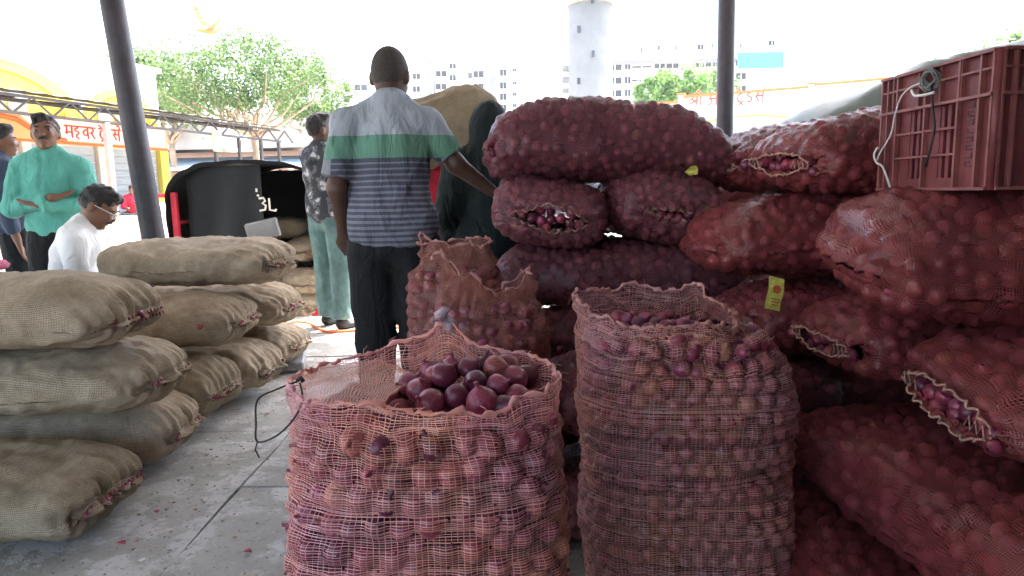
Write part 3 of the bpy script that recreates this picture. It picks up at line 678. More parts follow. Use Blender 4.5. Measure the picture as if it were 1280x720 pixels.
    D = drape(P, N, np.vstack([pts, top]), np.concatenate([rr, tr]), floor=-.5, blur=2 if style == 'threads' else 1, cap_=1.6)
    D = D * (1 - free) + P * free
    cr = np.clip((T - .78) / .22, 0, 1)[..., None]
    D = D + cr * wob * np.stack([fbm(D * 22 + seed, seed), fbm(D * 22 + 31, seed), fbm(D * 18 + 77, seed) * .9], -1)
    D = D + (.0022 * fbm(D * [14, 14, 60] + seed, seed + 3, 2))[..., None] * N        # slack folds
    if style == 'threads':
        q = np.stack([np.cos(TH) * 4, np.sin(TH) * 4, T * 30], -1); D[..., 2] += .004 * vnoise(q, seed + 8) * (T < .99)
        V, F = ribbons(D, N, pitch * .2, pitch * .13, 1, 2, seed); obj('netting', V, F, M[thread], t, False)
    else:
        Pn = np.concatenate([D, D[:, :1]], 1); obj('netting', Pn.reshape(-1, 3), grid_faces(nt_, nv + 1), M[net], t, True, uv=arc_uv(Pn).reshape(-1, 2))
    e = D[-1]; path = [Vector(p) + Vector((random.gauss(0, .0018), random.gauss(0, .0018), random.gauss(0, .003))) for p in e[::2]]; path.append(path[0])
    if rimr: MB().tube(path, [rimr * (.25 + random.random() ** 2 * 1.1) for _ in path], 6).build('rim_hem', M[thread], t, True)
    if style == 'threads':
        fz = MB()
        for q in range(70):
            e0 = Vector(e[random.randrange(len(e))]); dr = Vector((random.gauss(0, 1), random.gauss(0, 1), random.gauss(.4, 1))).normalized(); ln_ = random.uniform(.01, .035); cu = Vector((random.gauss(0, .3), random.gauss(0, .3), -.4)) * ln_
            fz.tube([e0, e0 + dr * ln_ * .5 + cu * .2, e0 + dr * ln_ + cu], .0007, 3, False)
        tag(fz.build('frayed_fibres', M[thread], t), kind='stuff')
    return t, surf
BAG1 = Vector((-.178, 1.34, 0))
g1 = 'onions in the open net bag in front'
b1, s1 = standing_bag('open salmon net bag of big onions, front and centre, onions heaped in its mouth', BAG1, 3, .272, .195,
    [(0, .738), (40, .745), (65, .755), (82, .805), (100, .765), (130, .742), (180, .735), (215, .735), (245, .730), (265, .718), (300, .715), (325, .728), (345, .74)], .738, .69, .0275, 3,
    pitch=.0047, wob=.010, indiv=lambda q: (q[:, 2] > .36) & (q[:, 1] < .06), flare=[(0, .0), (60, -.05), (90, .0), (130, .0), (180, .0), (215, -.02), (270, -.10), (310, -.08), (340, .02)],
    olabel='onion seen through the netting of the front open bag', ogroup=g1, taper=.94)
hp = []
for (lx, ly, lz) in [(-.05, .01, .702), (-.02, .065, .715), (.0, .015, .732), (.03, -.05, .705), (-.02, -.055, .694), (.05, .05, .734), (.065, -.01, .72), (.105, .05, .734), (.11, -.02, .716), (.145, .03, .716),
                     (.15, -.04, .695), (.01, .09, .726), (.08, .1, .726), (-.08, .06, .70), (.08, -.07, .698), (.125, -.075, .69), (.17, .08, .706), (-.035, .11, .712), (.13, .105, .72)]:
    p = BAG1 + Vector((lx + .035, ly, lz)); onion(p, random.uniform(.024, .033), 'bare shiny onion heaped in the mouth of the front open bag', 'bare onions heaped on the front bag', up=(random.uniform(-1, 1), random.uniform(-1, .5), .7))
# slack net folded over the emptier side of the mouth
nf, mf = 30, 26; G = np.zeros((nf, mf, 3))
for i in range(nf):
    x = -.262 + .20 * i / (nf - 1); yh = .19 * max(.02, 1 - (abs(x) / .272) ** 2.7) ** (1 / 2.7) * .96
    for j in range(mf):
        v_ = j / (mf - 1) * 2 - 1; G[i, j] = (x + .02 * math.sin(v_ * 4) * i / nf, yh * v_ + .004, .733 - .012 * (1 - v_ * v_) - .022 * (i / nf) ** 3)
G[..., 2] += .007 * fbm(G * 26, 3); G[..., 1] += .004 * fbm(G * 20 + 9, 4)
fl_ = obj('folded_flap', G.reshape(-1, 3), grid_faces(nf, mf), mat_net('flap_net', (.86, .44, .36), .0055, .0048, .40, .3, .4), b1, True, uv=(G[..., :2] + .5).reshape(-1, 2))
MB().tube([Vector(p) + Vector((random.gauss(0, .002), 0, random.gauss(0, .003))) for p in G[-1]], [.0015 + .003 * random.random() for _ in range(mf)], 6).build('flap_hem', M['thread1'], fl_, True)
# twisted knot standing on the back rim and the tie wire
kb = b1
z = MB(); pk = []
for i in range(9):
    k = i / 8; pk.append((.035 + .012 * math.sin(k * 7) , .19 + .01 * math.sin(k * 5), .795 + .05 * k))
z.tube(pk, [.02, .016, .013, .011, .012, .015, .013, .011, .003], 9)
V = np.array(z.V); V += .007 * np.stack([vnoise(V * 70, 1), vnoise(V * 70, 2), vnoise(V * 70, 3)], -1); z.V = V.tolist()
z.build('twisted_knot', mk('pale_twist', (.36, .27, .31), .5, .35, 60), kb, True)
wl = [at(374, 476, 1.27), at(345, 487, 1.25), at(322, 500, 1.24), at(320, 530, 1.23), at(322, 552, 1.23), at(345, 545, 1.22), at(366, 525, 1.21), at(378, 500, 1.22), at(374, 476, 1.25)]
pts = []
for i in range(len(wl) - 1):
    for k in range(6):
        q = k / 6; p0, p1, p2, p3 = wl[max(i - 1, 0)], wl[i], wl[i + 1], wl[min(i + 2, len(wl) - 1)]
        pts.append(.5 * ((2 * p1) + (p2 - p0) * q + (2 * p0 - 5 * p1 + 4 * p2 - p3) * q * q + (3 * p1 - p0 - 3 * p2 + p3) * q ** 3))
w_ = MB().tube(pts, .0019, 6).build('tie_wire', M['wire'], None, True); tag(w_, 'thin black wire looped through the corner of the front open bag', 'wire')
w2 = MB().tube([at(374, 476, 1.245), at(371, 474, 1.245), at(376, 472, 1.243), at(379, 477, 1.245)], .004, 6).build('wire_knot', M['wire'], w_, True)
w3 = MB().tube([at(322, 552, 1.23), at(319, 562, 1.23), at(324, 572, 1.235)], .0015, 5).build('wire_tail', M['wire'], w_, True)

BAG2 = Vector((.425, 1.66, 0))
b2, s2 = standing_bag('tall open rust net bag of small onions with a collapsed empty mouth', BAG2, -4, .25, .195,
    [(0, .775), (30, .79), (55, .82), (70, .845), (85, .83), (110, .84), (140, .838), (165, .845), (200, .812), (235, .79), (270, .79), (300, .785), (330, .775)], .81, .775, .0215, 5,
    thread='thread2', pitch=.0042, wob=.014, indiv=lambda q: (q[:, 2] > .56) & (q[:, 1] < -.02), flare=[(0, -.12), (60, -.08), (90, -.02), (130, .05), (165, .19), (195, .05), (230, -.03), (270, -.10), (310, -.14), (340, -.14)],
    olabel='small onion seen through the netting of the tall open bag', ogroup='small onions in the tall open bag', taper=.93, shoulder=interp_ang([(0, .50), (40, .36), (80, .14), (110, .02), (180, 0), (240, .06), (280, .22), (320, .44)]))
b3, s3 = standing_bag('open brown net bag with a slumped two-lobed top beside the stack', (-.075, 2.06, 0), 6, .185, .17,
    [(0, .845), (30, .86), (60, .81), (90, .80), (120, .84), (150, .93), (180, .92), (210, .93), (240, .86), (270, .80), (300, .81), (330, .86)], .84, .76, .023, 9, style='shell', net='netup', thread='thread2', wob=.03, taper=.96, pinch=.82)
b4, s4 = standing_bag('brown net bag with a flat folded top, nearest the striped man', (-.2, 2.42, 0), -5, .17, .16,
    [(0, .925), (90, .935), (150, .95), (180, .95), (230, .935), (270, .93), (320, .925)], .93, .86, .024, 12, style='shell', net='netup', thread='thread2', wob=.025, taper=.96, pinch=.75)
# ------------------------------------------------------------------ loose things on the floor
onion(at(290, 500, 3.65) * 1, .028, 'lone loose onion lying on the floor beside the jute sacks', None); lo = C.objects[-1]
lo.location = (lo.location.x, lo.location.y, .028)
def on_floor(px, py, z=0):
    d = CROT @ Vector(((px - 640) / FPX, (360 - py) / FPX, -1)); k = (z - CAM.z) / d.z; return CAM + d * k
for i, (px, py, s) in enumerate([(152, 680, .022), (247, 675, .012), (285, 600, .012), (196, 640, .01), (178, 700, .012), (260, 550, .01), (310, 690, .015), (240, 620, .008), (330, 470, .012), (390, 460, .012)]):
    p = on_floor(px, py, .006); n = 7; V = [(s * random.uniform(.5, 1.2) * math.cos(k * 6.28 / n), s * random.uniform(.4, .9) * math.sin(k * 6.28 / n), random.uniform(0, .4) * s) for k in range(n)]
    V2 = [(x, y, z_ + .0015) for x, y, z_ in V]
    o = obj('litter_scrap', V + V2, [tuple(range(n))[::-1], tuple(range(n, 2 * n))] + [(k, (k + 1) % n, n + (k + 1) % n, n + k) for k in range(n)], M['litter'] if i % 3 else M['redtwine'], loc=p)
    tag(o, 'tiny scrap of paper or onion skin littering the stone floor', 'scrap', 'scraps littering the floor')
g_ = np.random.default_rng(4); V, F = [], []
for k in range(420):
    side_ = k % 3
    if side_ == 0: x, y = -1.36 + abs(g_.normal()) * .16, g_.uniform(2.0, 4.6)
    elif side_ == 1: x, y = g_.uniform(-1.3, -.4), g_.uniform(1.3, 5.5)
    else: x, y = g_.uniform(-.75, .9), 1.75 + abs(g_.normal()) * .5
    s_ = g_.uniform(.003, .011) * (1.5 if k % 19 == 0 else 1); a = g_.uniform(0, 6.28); c_, n_ = math.cos(a) * s_, math.sin(a) * s_; zz = .007 + s_ * .2; b = len(V)
    V += [(x + c_, y + n_, zz + s_ * .25), (x - n_ * .7, y + c_ * .7, zz - .002), (x - c_, y - n_, zz + s_ * .35), (x + n_ * .7, y - c_ * .7, zz - .002)]; F.append((b, b + 1, b + 2, b + 3))
o = obj('onion_skin_litter', V, F, mk('dry_onion_skin', (.3, .1, .1), .7, .6, 30, c2=(.55, .35, .25))); tag(o, kind='stuff')
hp = [on_floor(355, 404, .012), on_floor(372, 402, .012), on_floor(388, 404, .012), on_floor(398, 411, .012), on_floor(410, 415, .012), on_floor(432, 414, .012), on_floor(462, 411, .012), on_floor(500, 409, .012)]
o = MB().tube([hp[0].lerp(hp[1], 0)] + [hp[i].lerp(hp[i + 1], k / 4) for i in range(len(hp) - 1) for k in range(4)] + [hp[-1]], .011, 8).build('orange_hose', M['orange'], None, True)
tag(o, 'orange hose lying across the floor by the patterned-shirt man', 'hose')
# yellow tag on its sack
p = at(969, 367, 2.02)
tg = thing('paper_tag', 'small yellow green paper tag stuck on a dark onion sack', 'tag', p, R(12)); tg.rotation_euler = (R(-14), R(14), R(4))
V = [(-.024 + .048 * i, .004 * math.sin(j * 1.3), -.05 + .1 * j / 6) for j in range(7) for i in range(2)]; V += [(x, y + .002, z) for x, y, z in V]
obj('paper', V, [(2 * j, 2 * j + 1, 2 * j + 3, 2 * j + 2) for j in range(6)] + [(14 + 2 * j, 14 + 2 * j + 2, 14 + 2 * j + 3, 14 + 2 * j + 1) for j in range(6)] + [(2 * j, 2 * j + 2, 16 + 2 * j, 14 + 2 * j) for j in range(6)] + [(2 * j + 1, 15 + 2 * j, 17 + 2 * j, 2 * j + 3) for j in range(6)], M['tag'], tg)
MB().lathe([(.013, 0), (.013, .0015)], 12).build('printed_spot', M['tagred'], tg).matrix_local = Matrix.Translation((0, -.0065, .012)) @ Matrix.Rotation(R(90), 4, 'X')
for q in range(3): MB().box((.0, -.0068, -.018 - q * .009), (.03 - q * .006, .0012, .003)).build('printed_line', M['tagred'], tg)

for px, py, yy, lab in ((866, 213, 2.66, 'small yellow paper scrap poking out under the long topmost onion sack'), (886, 262, 2.62, 'small yellow paper scrap between the onion stack and the right pile')):
    n = 6; V = [(.02 * math.cos(k * 1.05) * (1 + .6 * (k % 2)), .01 * math.sin(k * 2), .013 * math.sin(k * 1.05 + .4) * (1 + .5 * (k % 3))) for k in range(n)]; V += [(x, y + .0015, z_) for x, y, z_ in V]
    o = obj('paper_scrap', V, [tuple(range(n)), tuple(range(n, 2 * n))[::-1]] + [(k, n + k, n + (k + 1) % n, (k + 1) % n) for k in range(n)], M['tag'], loc=at(px, py, yy)); tag(o, lab, 'scrap')

# ------------------------------------------------------------------ plastic crate
def crate():
    # x axis inward (to the right), y along the visible short face, z up; origin at the near bottom corner
    t = thing('plastic_crate', 'maroon ribbed plastic crate with wires on its end, on the big red onion sack', 'crate', (1.065, 1.52, 1.082), R(1.5))
    Wd, Ln, Hh, th = .55, .43, .305, .006; c = M['crate']; rb = M['crate_rib']
    def face(name, n, p0, du, length, slots):
        """wall with ribs; p0 lower start, du direction, n outward normal"""
        wl_ = MB(); du, n = Vector(du), Vector(n); up = Vector((0, 0, 1)); p0 = Vector(p0)
        Mx = Matrix((du, n, up)).transposed()
        def bx(u0, u1, z0, z1, d0, d1, mb): mb.box(p0 + du * (u0 + u1) / 2 + n * (d0 + d1) / 2 + up * (z0 + z1) / 2, (u1 - u0, d1 - d0, z1 - z0), Mx)
        # backing: solid borders and slotted middle
        s0, s1, zt = .075, length - .115, .205
        if not slots: s0, s1 = .09, length - .09
        bx(0, s0, .004, Hh, -th, 0, wl_); bx(s1, length, .004, Hh, -th, 0, wl_); bx(s0, s1, zt, Hh, -th, 0, wl_); bx(s0, s1, .004, .03, -th, 0, wl_)
        w = wl_.build('wall', c, t); w['label'] = name
        cols = 2 if slots else 4; cw = (s1 - s0) / cols
        for ci in range(cols):
            a = s0 + ci * cw
            blank = .38 if slots else .1
            m_ = MB(); bx(a, a + cw * blank, .03, zt, -th, -.001, m_); m_.build('panel', c, w)
            k = 6 if slots else 7; sw = cw * (1 - blank) / k
            for q in range(k):
                if q % 2 == 0:
                    m_ = MB(); bx(a + cw * blank + q * sw, a + cw * blank + (q + 1) * sw * 1.0, .03, zt, -th - .003, -.003, m_); m_.build('slat', c, w)
                else:
                    m_ = MB(); bx(a + cw * blank + q * sw - .001, a + cw * blank + (q + 1) * sw + .001, .03, zt, -th - .014, -th - .010, m_); m_.build('slat', c, w)
        # ribs
        for z0 in (0, .083, .125 + .02, .205, .262, Hh - .007):
            d1 = .016 if z0 in (0, .205, Hh - .007) else .011
            lo_, hi_ = (0, length) if z0 in (0, .205, .262, Hh - .007) else (s0, s1)
            m_ = MB(); bx(lo_ - (.016 if lo_ == 0 else 0) * 0, hi_, z0, z0 + (.007 if d1 > .012 else .005), .0008, d1, m_); m_.build('rib', rb, w)
        for uu in [0.0, .028, s0 - .004, s0 + (s1 - s0) / 2 - .003, s1, length - .045, length - .006]:
            m_ = MB(); bx(uu, uu + .006, .0075, Hh - .0075, .0005, .0125, m_); m_.build('rib', rb, w)
        for uu in [.05, .16, .245, .32]:
            m_ = MB(); bx(uu, uu + .005, .2125, Hh - .0075, .0003, .010, m_); m_.build('rib', rb, w)
        return w
    w = face('worn slotted end wall', (-1, 0, 0), (0, Ln, 0), (0, -1, 0), Ln, True)
    face('smooth long side wall', (0, -1, 0), (0, 0, 0), (1, 0, 0), Wd, False)
    face('far slotted end wall', (1, 0, 0), (Wd, 0, 0), (0, 1, 0), Ln, True); face('far long side wall', (0, 1, 0), (Wd, Ln, 0), (-1, 0, 0), Wd, False)
    MB().box((Wd / 2, Ln / 2, .006), (Wd - .004, Ln - .004, .006)).build('bottom', c, t)
    for x in (.0, Wd):
        for y in (.0, Ln): MB().tube([(x, y, .001), (x, y, Hh - .001)], .011, 10).build('corner_post', c, t, True)
    # printed vertical lettering, nearly worn off
    for i in range(8):
        m_ = MB(); z0 = .055 + i * .019; y0 = .078
        m_.box((-.0012, y0, z0), (.001, .020, .003)); m_.box((-.0012, y0 + .009 * (-1) ** i, z0 + .006), (.001, .003, .011))
        if i % 3 != 1: m_.box((-.0012, y0, z0 + .009), (.001, .014, .003))
        m_.build('faded_letter', M['cratetext'], t)
    # tangle of binding wire at the hand hole
    tw = MB(); cy, cz = .21, .272
    for k in range(7):
        ph = random.uniform(0, 6); r = random.uniform(.018, .036); tw.tube([(-.018 - .008 * math.sin(i * 1.1 + ph), cy + r * math.cos(i * .5 + ph), cz + r * .9 * math.sin(i * .5 + ph)) for i in range(15)], .0022, 5)
    wt = tw.build('wire_tangle', mk('dull_wire', (.16, .17, .16), .6), None, True); tag(wt, 'tangle of grey green binding wire in the crate hand hole', 'wire'); wt.matrix_world = t.matrix_basis.copy()
    def wire(path, r, mat, label):
        P = [Vector(p) for p in path]; q = [P[i].lerp(P[i + 1], k / 5) for i in range(len(P) - 1) for k in range(5)] + [P[-1]]
        for _ in range(3): q = [q[0]] + [(q[i - 1] + q[i] * 2 + q[i + 1]) / 4 for i in range(1, len(q) - 1)] + [q[-1]]
        o = MB().tube(q, r, 6).build('binding_wire', mat, None, True); tag(o, label, 'wire', 'wires hanging on the crate'); o.matrix_world = t.matrix_basis.copy()
    wire([(-.022, .2, .265), (-.02, .19, .2), (-.018, .178, .15), (-.02, .19, .1), (-.018, .205, .06)], .003, M['wire'], 'black wire hanging down the middle of the crate end')
    wire([(-.02, .24, .268), (-.026, .28, .262), (-.024, .32, .245), (-.022, .345, .2), (-.024, .35, .15), (-.028, .40, .10), (-.026, .41, .085)], .0022, M['wirew'], 'pale wire arching along the far side of the crate end')
    wire([(-.026, .41, .12), (-.032, .42, .10), (-.03, .405, .075), (-.024, .385, .07), (-.02, .35, .01), (-.02, .345, -.012)], .0032, M['wirew'], 'short bright wire hooked on the far edge of the crate')
    wire([(-.026, .27, .255), (-.03, .25, .236), (-.028, .21, .234), (-.024, .18, .236)], .0036, M['wirew'], 'bright bent wire end below the wire tangle')
crate()

# ------------------------------------------------------------------ people (signed distance bodies, one continuous surface each)
class SDF:
    def __init__(s, lo, hi, h):
        s.lo = np.array(lo, float); s.h = h; n = np.ceil((np.array(hi) - s.lo) / h).astype(int) + 1
        s.ax = [s.lo[k] + np.arange(n[k]) * h for k in range(3)]; s.D = np.full(n, .3, np.float32)
    def region(s, lo, hi):
        return tuple(slice(max(0, int((lo[k] - s.lo[k]) / s.h)), max(0, int((hi[k] - s.lo[k]) / s.h) + 2)) for k in range(3))
    def _put(s, lo, hi, fn, k, sub=False):
        sl = s.region(np.array(lo) - .05, np.array(hi) + .05); X, Y, Z = np.meshgrid(*[s.ax[i][sl[i]] for i in range(3)], indexing='ij')
        if X.size == 0: return
        d = fn(np.stack([X, Y, Z], -1)); a = s.D[sl]
        if sub: s.D[sl] = np.maximum(a, -d); return
        hh = np.clip(.5 + .5 * (d - a) / k, 0, 1); s.D[sl] = d * (1 - hh) + a * hh - k * hh * (1 - hh)
    def cone(s, a, b, ra, rb, k=.03, cap=False, sub=False):
        a, b = np.array(a, float), np.array(b, float); ab = b - a; L = np.linalg.norm(ab); m = max(ra, rb)
        def f(p):
            t = np.clip(((p - a) @ ab) / (L * L), 0, 1); d = np.linalg.norm(p - a - t[..., None] * ab, axis=-1) - (ra + (rb - ra) * t)
            if cap: d = np.maximum(d, ((p - b) @ ab) / L)
            return d
        s._put(np.minimum(a, b) - m, np.maximum(a, b) + m, f, k, sub); return s
    def ell(s, c, r, k=.03, rot=None, sub=False):
        c, r = np.array(c, float), np.array(r, float); m = max(r)
        def f(p):
            q = p - c
            if rot is not None: q = q @ rot
            k0 = np.linalg.norm(q / r, axis=-1); k1 = np.linalg.norm(q / (r * r), axis=-1) + 1e-9; return k0 * (k0 - 1) / k1
        s._put(c - m, c + m, f, k, sub); return s
    def cut(s, n, p):
        G = np.meshgrid(*s.ax, indexing='ij'); d = sum(n[k] * (G[k] - p[k]) for k in range(3)); s.D = np.maximum(s.D, d); return s
    def noise(s, amp, fr, seed=0):
        near = np.abs(s.D) < .06; I = np.argwhere(near); P = np.stack([s.ax[k][I[:, k]] for k in range(3)], -1); s.D[near] += amp * fbm(P * np.array(fr), seed, 2); return s
    def mesh(s):
        D = s.D; ins = D < 0; c = sum(ins[i:D.shape[0] - 1 + i, j:D.shape[1] - 1 + j, k:D.shape[2] - 1 + k].astype(np.int8) for i in (0, 1) for j in (0, 1) for k in (0, 1))
        act = (c > 0) & (c < 8); idx = np.full(act.shape, -1, np.int64); idx[act] = np.arange(act.sum()); n = int(act.sum()); acc = np.zeros((n, 3)); cnt = np.zeros(n); F = []
        for ax in range(3):
            lo = [slice(None)] * 3; hi = [slice(None)] * 3; lo[ax] = slice(0, -1); hi[ax] = slice(1, None); A, B = D[tuple(lo)], D[tuple(hi)]
            E = np.argwhere((A < 0) != (B < 0)); a, b = A[tuple(E.T)], B[tuple(E.T)]; pos = E.astype(float); pos[:, ax] += a / (a - b); o1, o2 = [k for k in range(3) if k != ax]; ids = []
            for d1, d2 in ((0, 0), (1, 0), (1, 1), (0, 1)):
                cc = E.copy(); cc[:, o1] -= d1; cc[:, o2] -= d2; ok = ((cc >= 0) & (cc < np.array(idx.shape))).all(1); v = np.full(len(E), -1); v[ok] = idx[tuple(cc[ok].T)]
                g = v >= 0; np.add.at(acc, v[g], pos[g]); np.add.at(cnt, v[g], 1); ids.append(v)
            q = np.stack(ids, -1); g = (q >= 0).all(1); q = q[g]; fl = (a[g] < 0) ^ (ax == 1); q[~fl] = q[~fl][:, ::-1]; F.append(q)
        return s.lo + acc / np.maximum(cnt, 1)[:, None] * s.h, np.vstack(F)
def smooth_mesh(V, F, it=2):
    for _ in range(it):
        A = np.zeros_like(V); n = np.zeros(len(V))
        for a, b in ((0, 1), (1, 2), (2, 3), (3, 0)):
            np.add.at(A, F[:, a], V[F[:, b]]); np.add.at(A, F[:, b], V[F[:, a]]); np.add.at(n, F[:, a], 1); np.add.at(n, F[:, b], 1)
        V = V * .5 + .5 * A / np.maximum(n, 1)[:, None]
    return V
def rotm(rx=0, ry=0, rz=0):
    return np.array((Matrix.Rotation(R(rz), 3, 'Z') @ Matrix.Rotation(R(ry), 3, 'Y') @ Matrix.Rotation(R(rx), 3, 'X')))
def person(label, loc, rz, H=1.7, pel=(0, 0, .93), lean=(0, 0, 0), head=(0, 0, 0), armL=None, armR=None, legL=None, legR=None, shirt='navy', trous='blackcloth', skin='skin', hair='hair',
           sleeve=.5, hem=.86, h=.009, fingers=True, hairstyle='short', wide=1.0, shoes=True, gown=False, seed=1, glasses=False, moustache=False, group=None, extra_shirt=None, untuck=.02):
    """faces +Y; arms given as (shoulder, elbow, wrist, fingertip) in body space, legs as (hip, knee, ankle)"""
    t = thing('person', label, 'person', loc, R(rz), group); sc_ = H / 1.7; t.scale = (sc_,) * 3
    pel = np.array(pel, float); T_ = rotm(*lean); base = np.array([0, 0, .93]); nb = np.array([0, .0, 1.46]); Hm = rotm(*head)
    def tt(v): return pel + T_ @ (np.array(v, float) - base)
    def th(v): return pel + T_ @ (nb + Hm @ (np.array(v, float) - nb) - base)
    TH = T_ @ Hm; w = wide
    aL = [np.array(p, float) for p in (armL or [(-.175 * w, 0, 1.385), (-.225 * w, -.03, 1.11), (-.24 * w, .03, .87), (-.235 * w, .06, .70)])]
    aR = [np.array(p, float) for p in (armR or [(.175 * w, 0, 1.385), (.225 * w, -.03, 1.11), (.24 * w, .03, .87), (.235 * w, .06, .70)])]
    lL = [np.array(p, float) for p in (legL or [(-.09, 0, .88), (-.10, .02, .48), (-.10, -.01, .085)])]
    lR = [np.array(p, float) for p in (legR or [(.09, 0, .88), (.10, .02, .48), (.10, -.01, .085)])]
    allp = np.array(aL + aR + lL + lR + [th((0, 0, 1.72)), pel]); lo, hi = allp.min(0) - .26, allp.max(0) + .26
    B = SDF(lo, hi, h)
    B.ell(tt((0, 0, .95)), (.15 * w, .10, .13), .03, T_).ell(tt((0, 0, 1.1)), (.135 * w, .092, .17), .05, T_).ell(tt((0, -.005, 1.28)), (.165 * w, .105, .17), .05, T_)
    B.cone(tt((-.13 * w, -.005, 1.385)), tt((.13 * w, -.005, 1.385)), .046, .046, .04).cone(tt((-.11 * w, -.01, 1.395)), tt((0, -.005, 1.46)), .038, .04, .03).cone(tt((.11 * w, -.01, 1.395)), tt((0, -.005, 1.46)), .038, .04, .03).cone(tt((0, -.01, 1.38)), th((0, .01, 1.53)), .062, .05, .04)
    B.ell(th((0, .005, 1.605)), (.073, .092, .1), .03, TH).ell(th((0, .045, 1.555)), (.052, .056, .072), .03, TH)
    for sx in (-1, 1):
        B.ell(th((sx * .076, -.005, 1.585)), (.011, .022, .033), .008, TH); B.ell(th((sx * .034, .098, 1.598)), (.02, .012, .012), .006, TH, sub=True)
        B.ell(th((sx * .032, .085, 1.572)), (.022, .02, .018), .02, TH)
    B.cone(th((0, .092, 1.6)), th((0, .112, 1.567)), .008, .014, .012).ell(th((0, .084, 1.615)), (.045, .014, .008), .012, TH)
    B.ell(th((0, .094, 1.536)), (.024, .012, .006), .006, TH).ell(th((0, .093, 1.524)), (.02, .012, .006), .006, TH).ell(th((0, .082, 1.497)), (.022, .02, .014), .015, TH)
    for A in (aL, aR):
        s0, e0, w0, f0 = A; B.cone(s0, e0, .047, .039, .03).cone(e0, w0, .041, .027, .02)
        hd = f0 - w0; L = np.linalg.norm(hd); hd = hd / L; side = np.cross(hd, [0, 0, 1.0] if abs(hd[2]) < .8 else [0, 1.0, 0]); side /= np.linalg.norm(side); nrm = np.cross(side, hd)
        pw = w0 + hd * L * .3
        if fingers:
            for q in (-1.5, -.5, .5, 1.5): B.cone(w0 + side * q * .008, w0 + hd * L * .5 + side * q * .0185, .018, .0135, .012)
            for q, fl_ in zip((-1.5, -.5, .5, 1.5), (.40, .48, .5, .43)):
                k0 = w0 + hd * L * .5 + side * q * .019; k1 = k0 + hd * L * fl_ * .5 + nrm * .004; k2 = k1 + hd * L * fl_ * .45 + nrm * .016; B.cone(k0, k1, .0105, .0095, .003); B.cone(k1, k2, .0095, .0078, .003)
            sg = -1; tb = w0 + hd * L * .15 + side * sg * .02; t1 = tb + hd * .04 + side * sg * .022 + nrm * .008; B.cone(tb, t1, .014, .011, .008).cone(t1, t1 + hd * .035 + nrm * .008, .011, .009, .004)
        else: B.ell(pw, (.04, .03, .05), .02)
    for Lg in (lL, lR): B.cone(Lg[0], Lg[1], .08, .055, .03).cone(Lg[1], Lg[2], .052, .036, .03)
    V, F = B.mesh(); V = smooth_mesh(V, F, 1); obj('body', V, F, M[skin], t, True)
    # shirt
    S_ = SDF(lo, hi, h)
    if gown:
        S_.cone(tt((0, 0, 1.36)), tt((0, 0, .9)), .13, .19, .08).cone(tt((0, 0, .95)), (pel[0], pel[1], .06), .2, .27, .06)
        S_.cone(tt((-.14, 0, 1.36)), tt((.14, 0, 1.36)), .085, .085, .06).ell(th((0, 0, 1.6)), (.095, .115, .125), .03, TH).cone(th((0, -.02, 1.55)), tt((0, -.02, 1.3)), .105, .15, .07)
        for A in (aL, aR): S_.cone(A[0], A[1], .09, .075, .05).cone(A[1], A[2], .075, .06, .03, cap=True)
        S_.ell(th((0, .12, 1.57)), (.055, .07, .075), .01, TH, sub=True)
        S_.noise(.012, (5, 5, 1.6), seed); S_.cut((0, 0, -1), (0, 0, .03))
    else:
        S_.ell(tt((0, 0, 1.1)), (.16 * w, .118, .2), .05, T_).ell(tt((0, -.005, 1.27)), (.178 * w, .125, .185), .06, T_)
        S_.ell(tt((0, -.012, .99)), (.175 * w + untuck, .135, .16), .05, T_)
        S_.cone(tt((-.13 * w, -.005, 1.385)), tt((.13 * w, -.005, 1.385)), .068, .068, .05).cone(tt((-.12 * w, -.01, 1.40)), tt((-.02, -.005, 1.468)), .058, .052, .04).cone(tt((.12 * w, -.01, 1.40)), tt((.02, -.005, 1.468)), .058, .052, .04)
        for A in (aL, aR):
            if sleeve <= 1:
                e = A[0] + (A[1] - A[0]) * sleeve * 1.1; S_.cone(A[0], e, .061, .063, .02, cap=True)
            else: S_.cone(A[0], A[1], .066, .056, .025).cone(A[1], A[1] + (A[2] - A[1]) * (sleeve - 1), .055, .043, .02, cap=True)
        col_ = SDF(lo, hi, h)
        S_.cone(tt((0, -.012, 1.40)), th((0, .0, 1.475)), .078, .066, .02, cap=True)
        S_.noise(.010, (6, 6, 9), seed); S_.noise(.007, (18, 14, 9), seed + 4); S_.D -= .006; nn = T_ @ np.array([0, 0, -1.0]); S_.cut(nn, tt((0, 0, hem)))
    V, F = S_.mesh(); V = smooth_mesh(V, F, 1); obj('garment' if gown else 'shirt', V, F, M[shirt], t, True)
    if not gown:
        V = []; n_ = 26
        for i in range(n_):
            a = math.pi / 2 + R(24) + (2 * math.pi - R(48)) * i / (n_ - 1)
            for r_, z_ in ((.078, 1.452), (.066, 1.492), (.073, 1.490), (.094, 1.445)): V.append(tt((r_ * math.cos(a), r_ * .95 * math.sin(a) + .002, z_ - .018 * max(0, math.sin(a)))))
        obj('collar', V, [tuple(f) for f in grid_faces(n_, 4)], M[shirt if shirt != 'polo' else 'polocollar'], t, True)
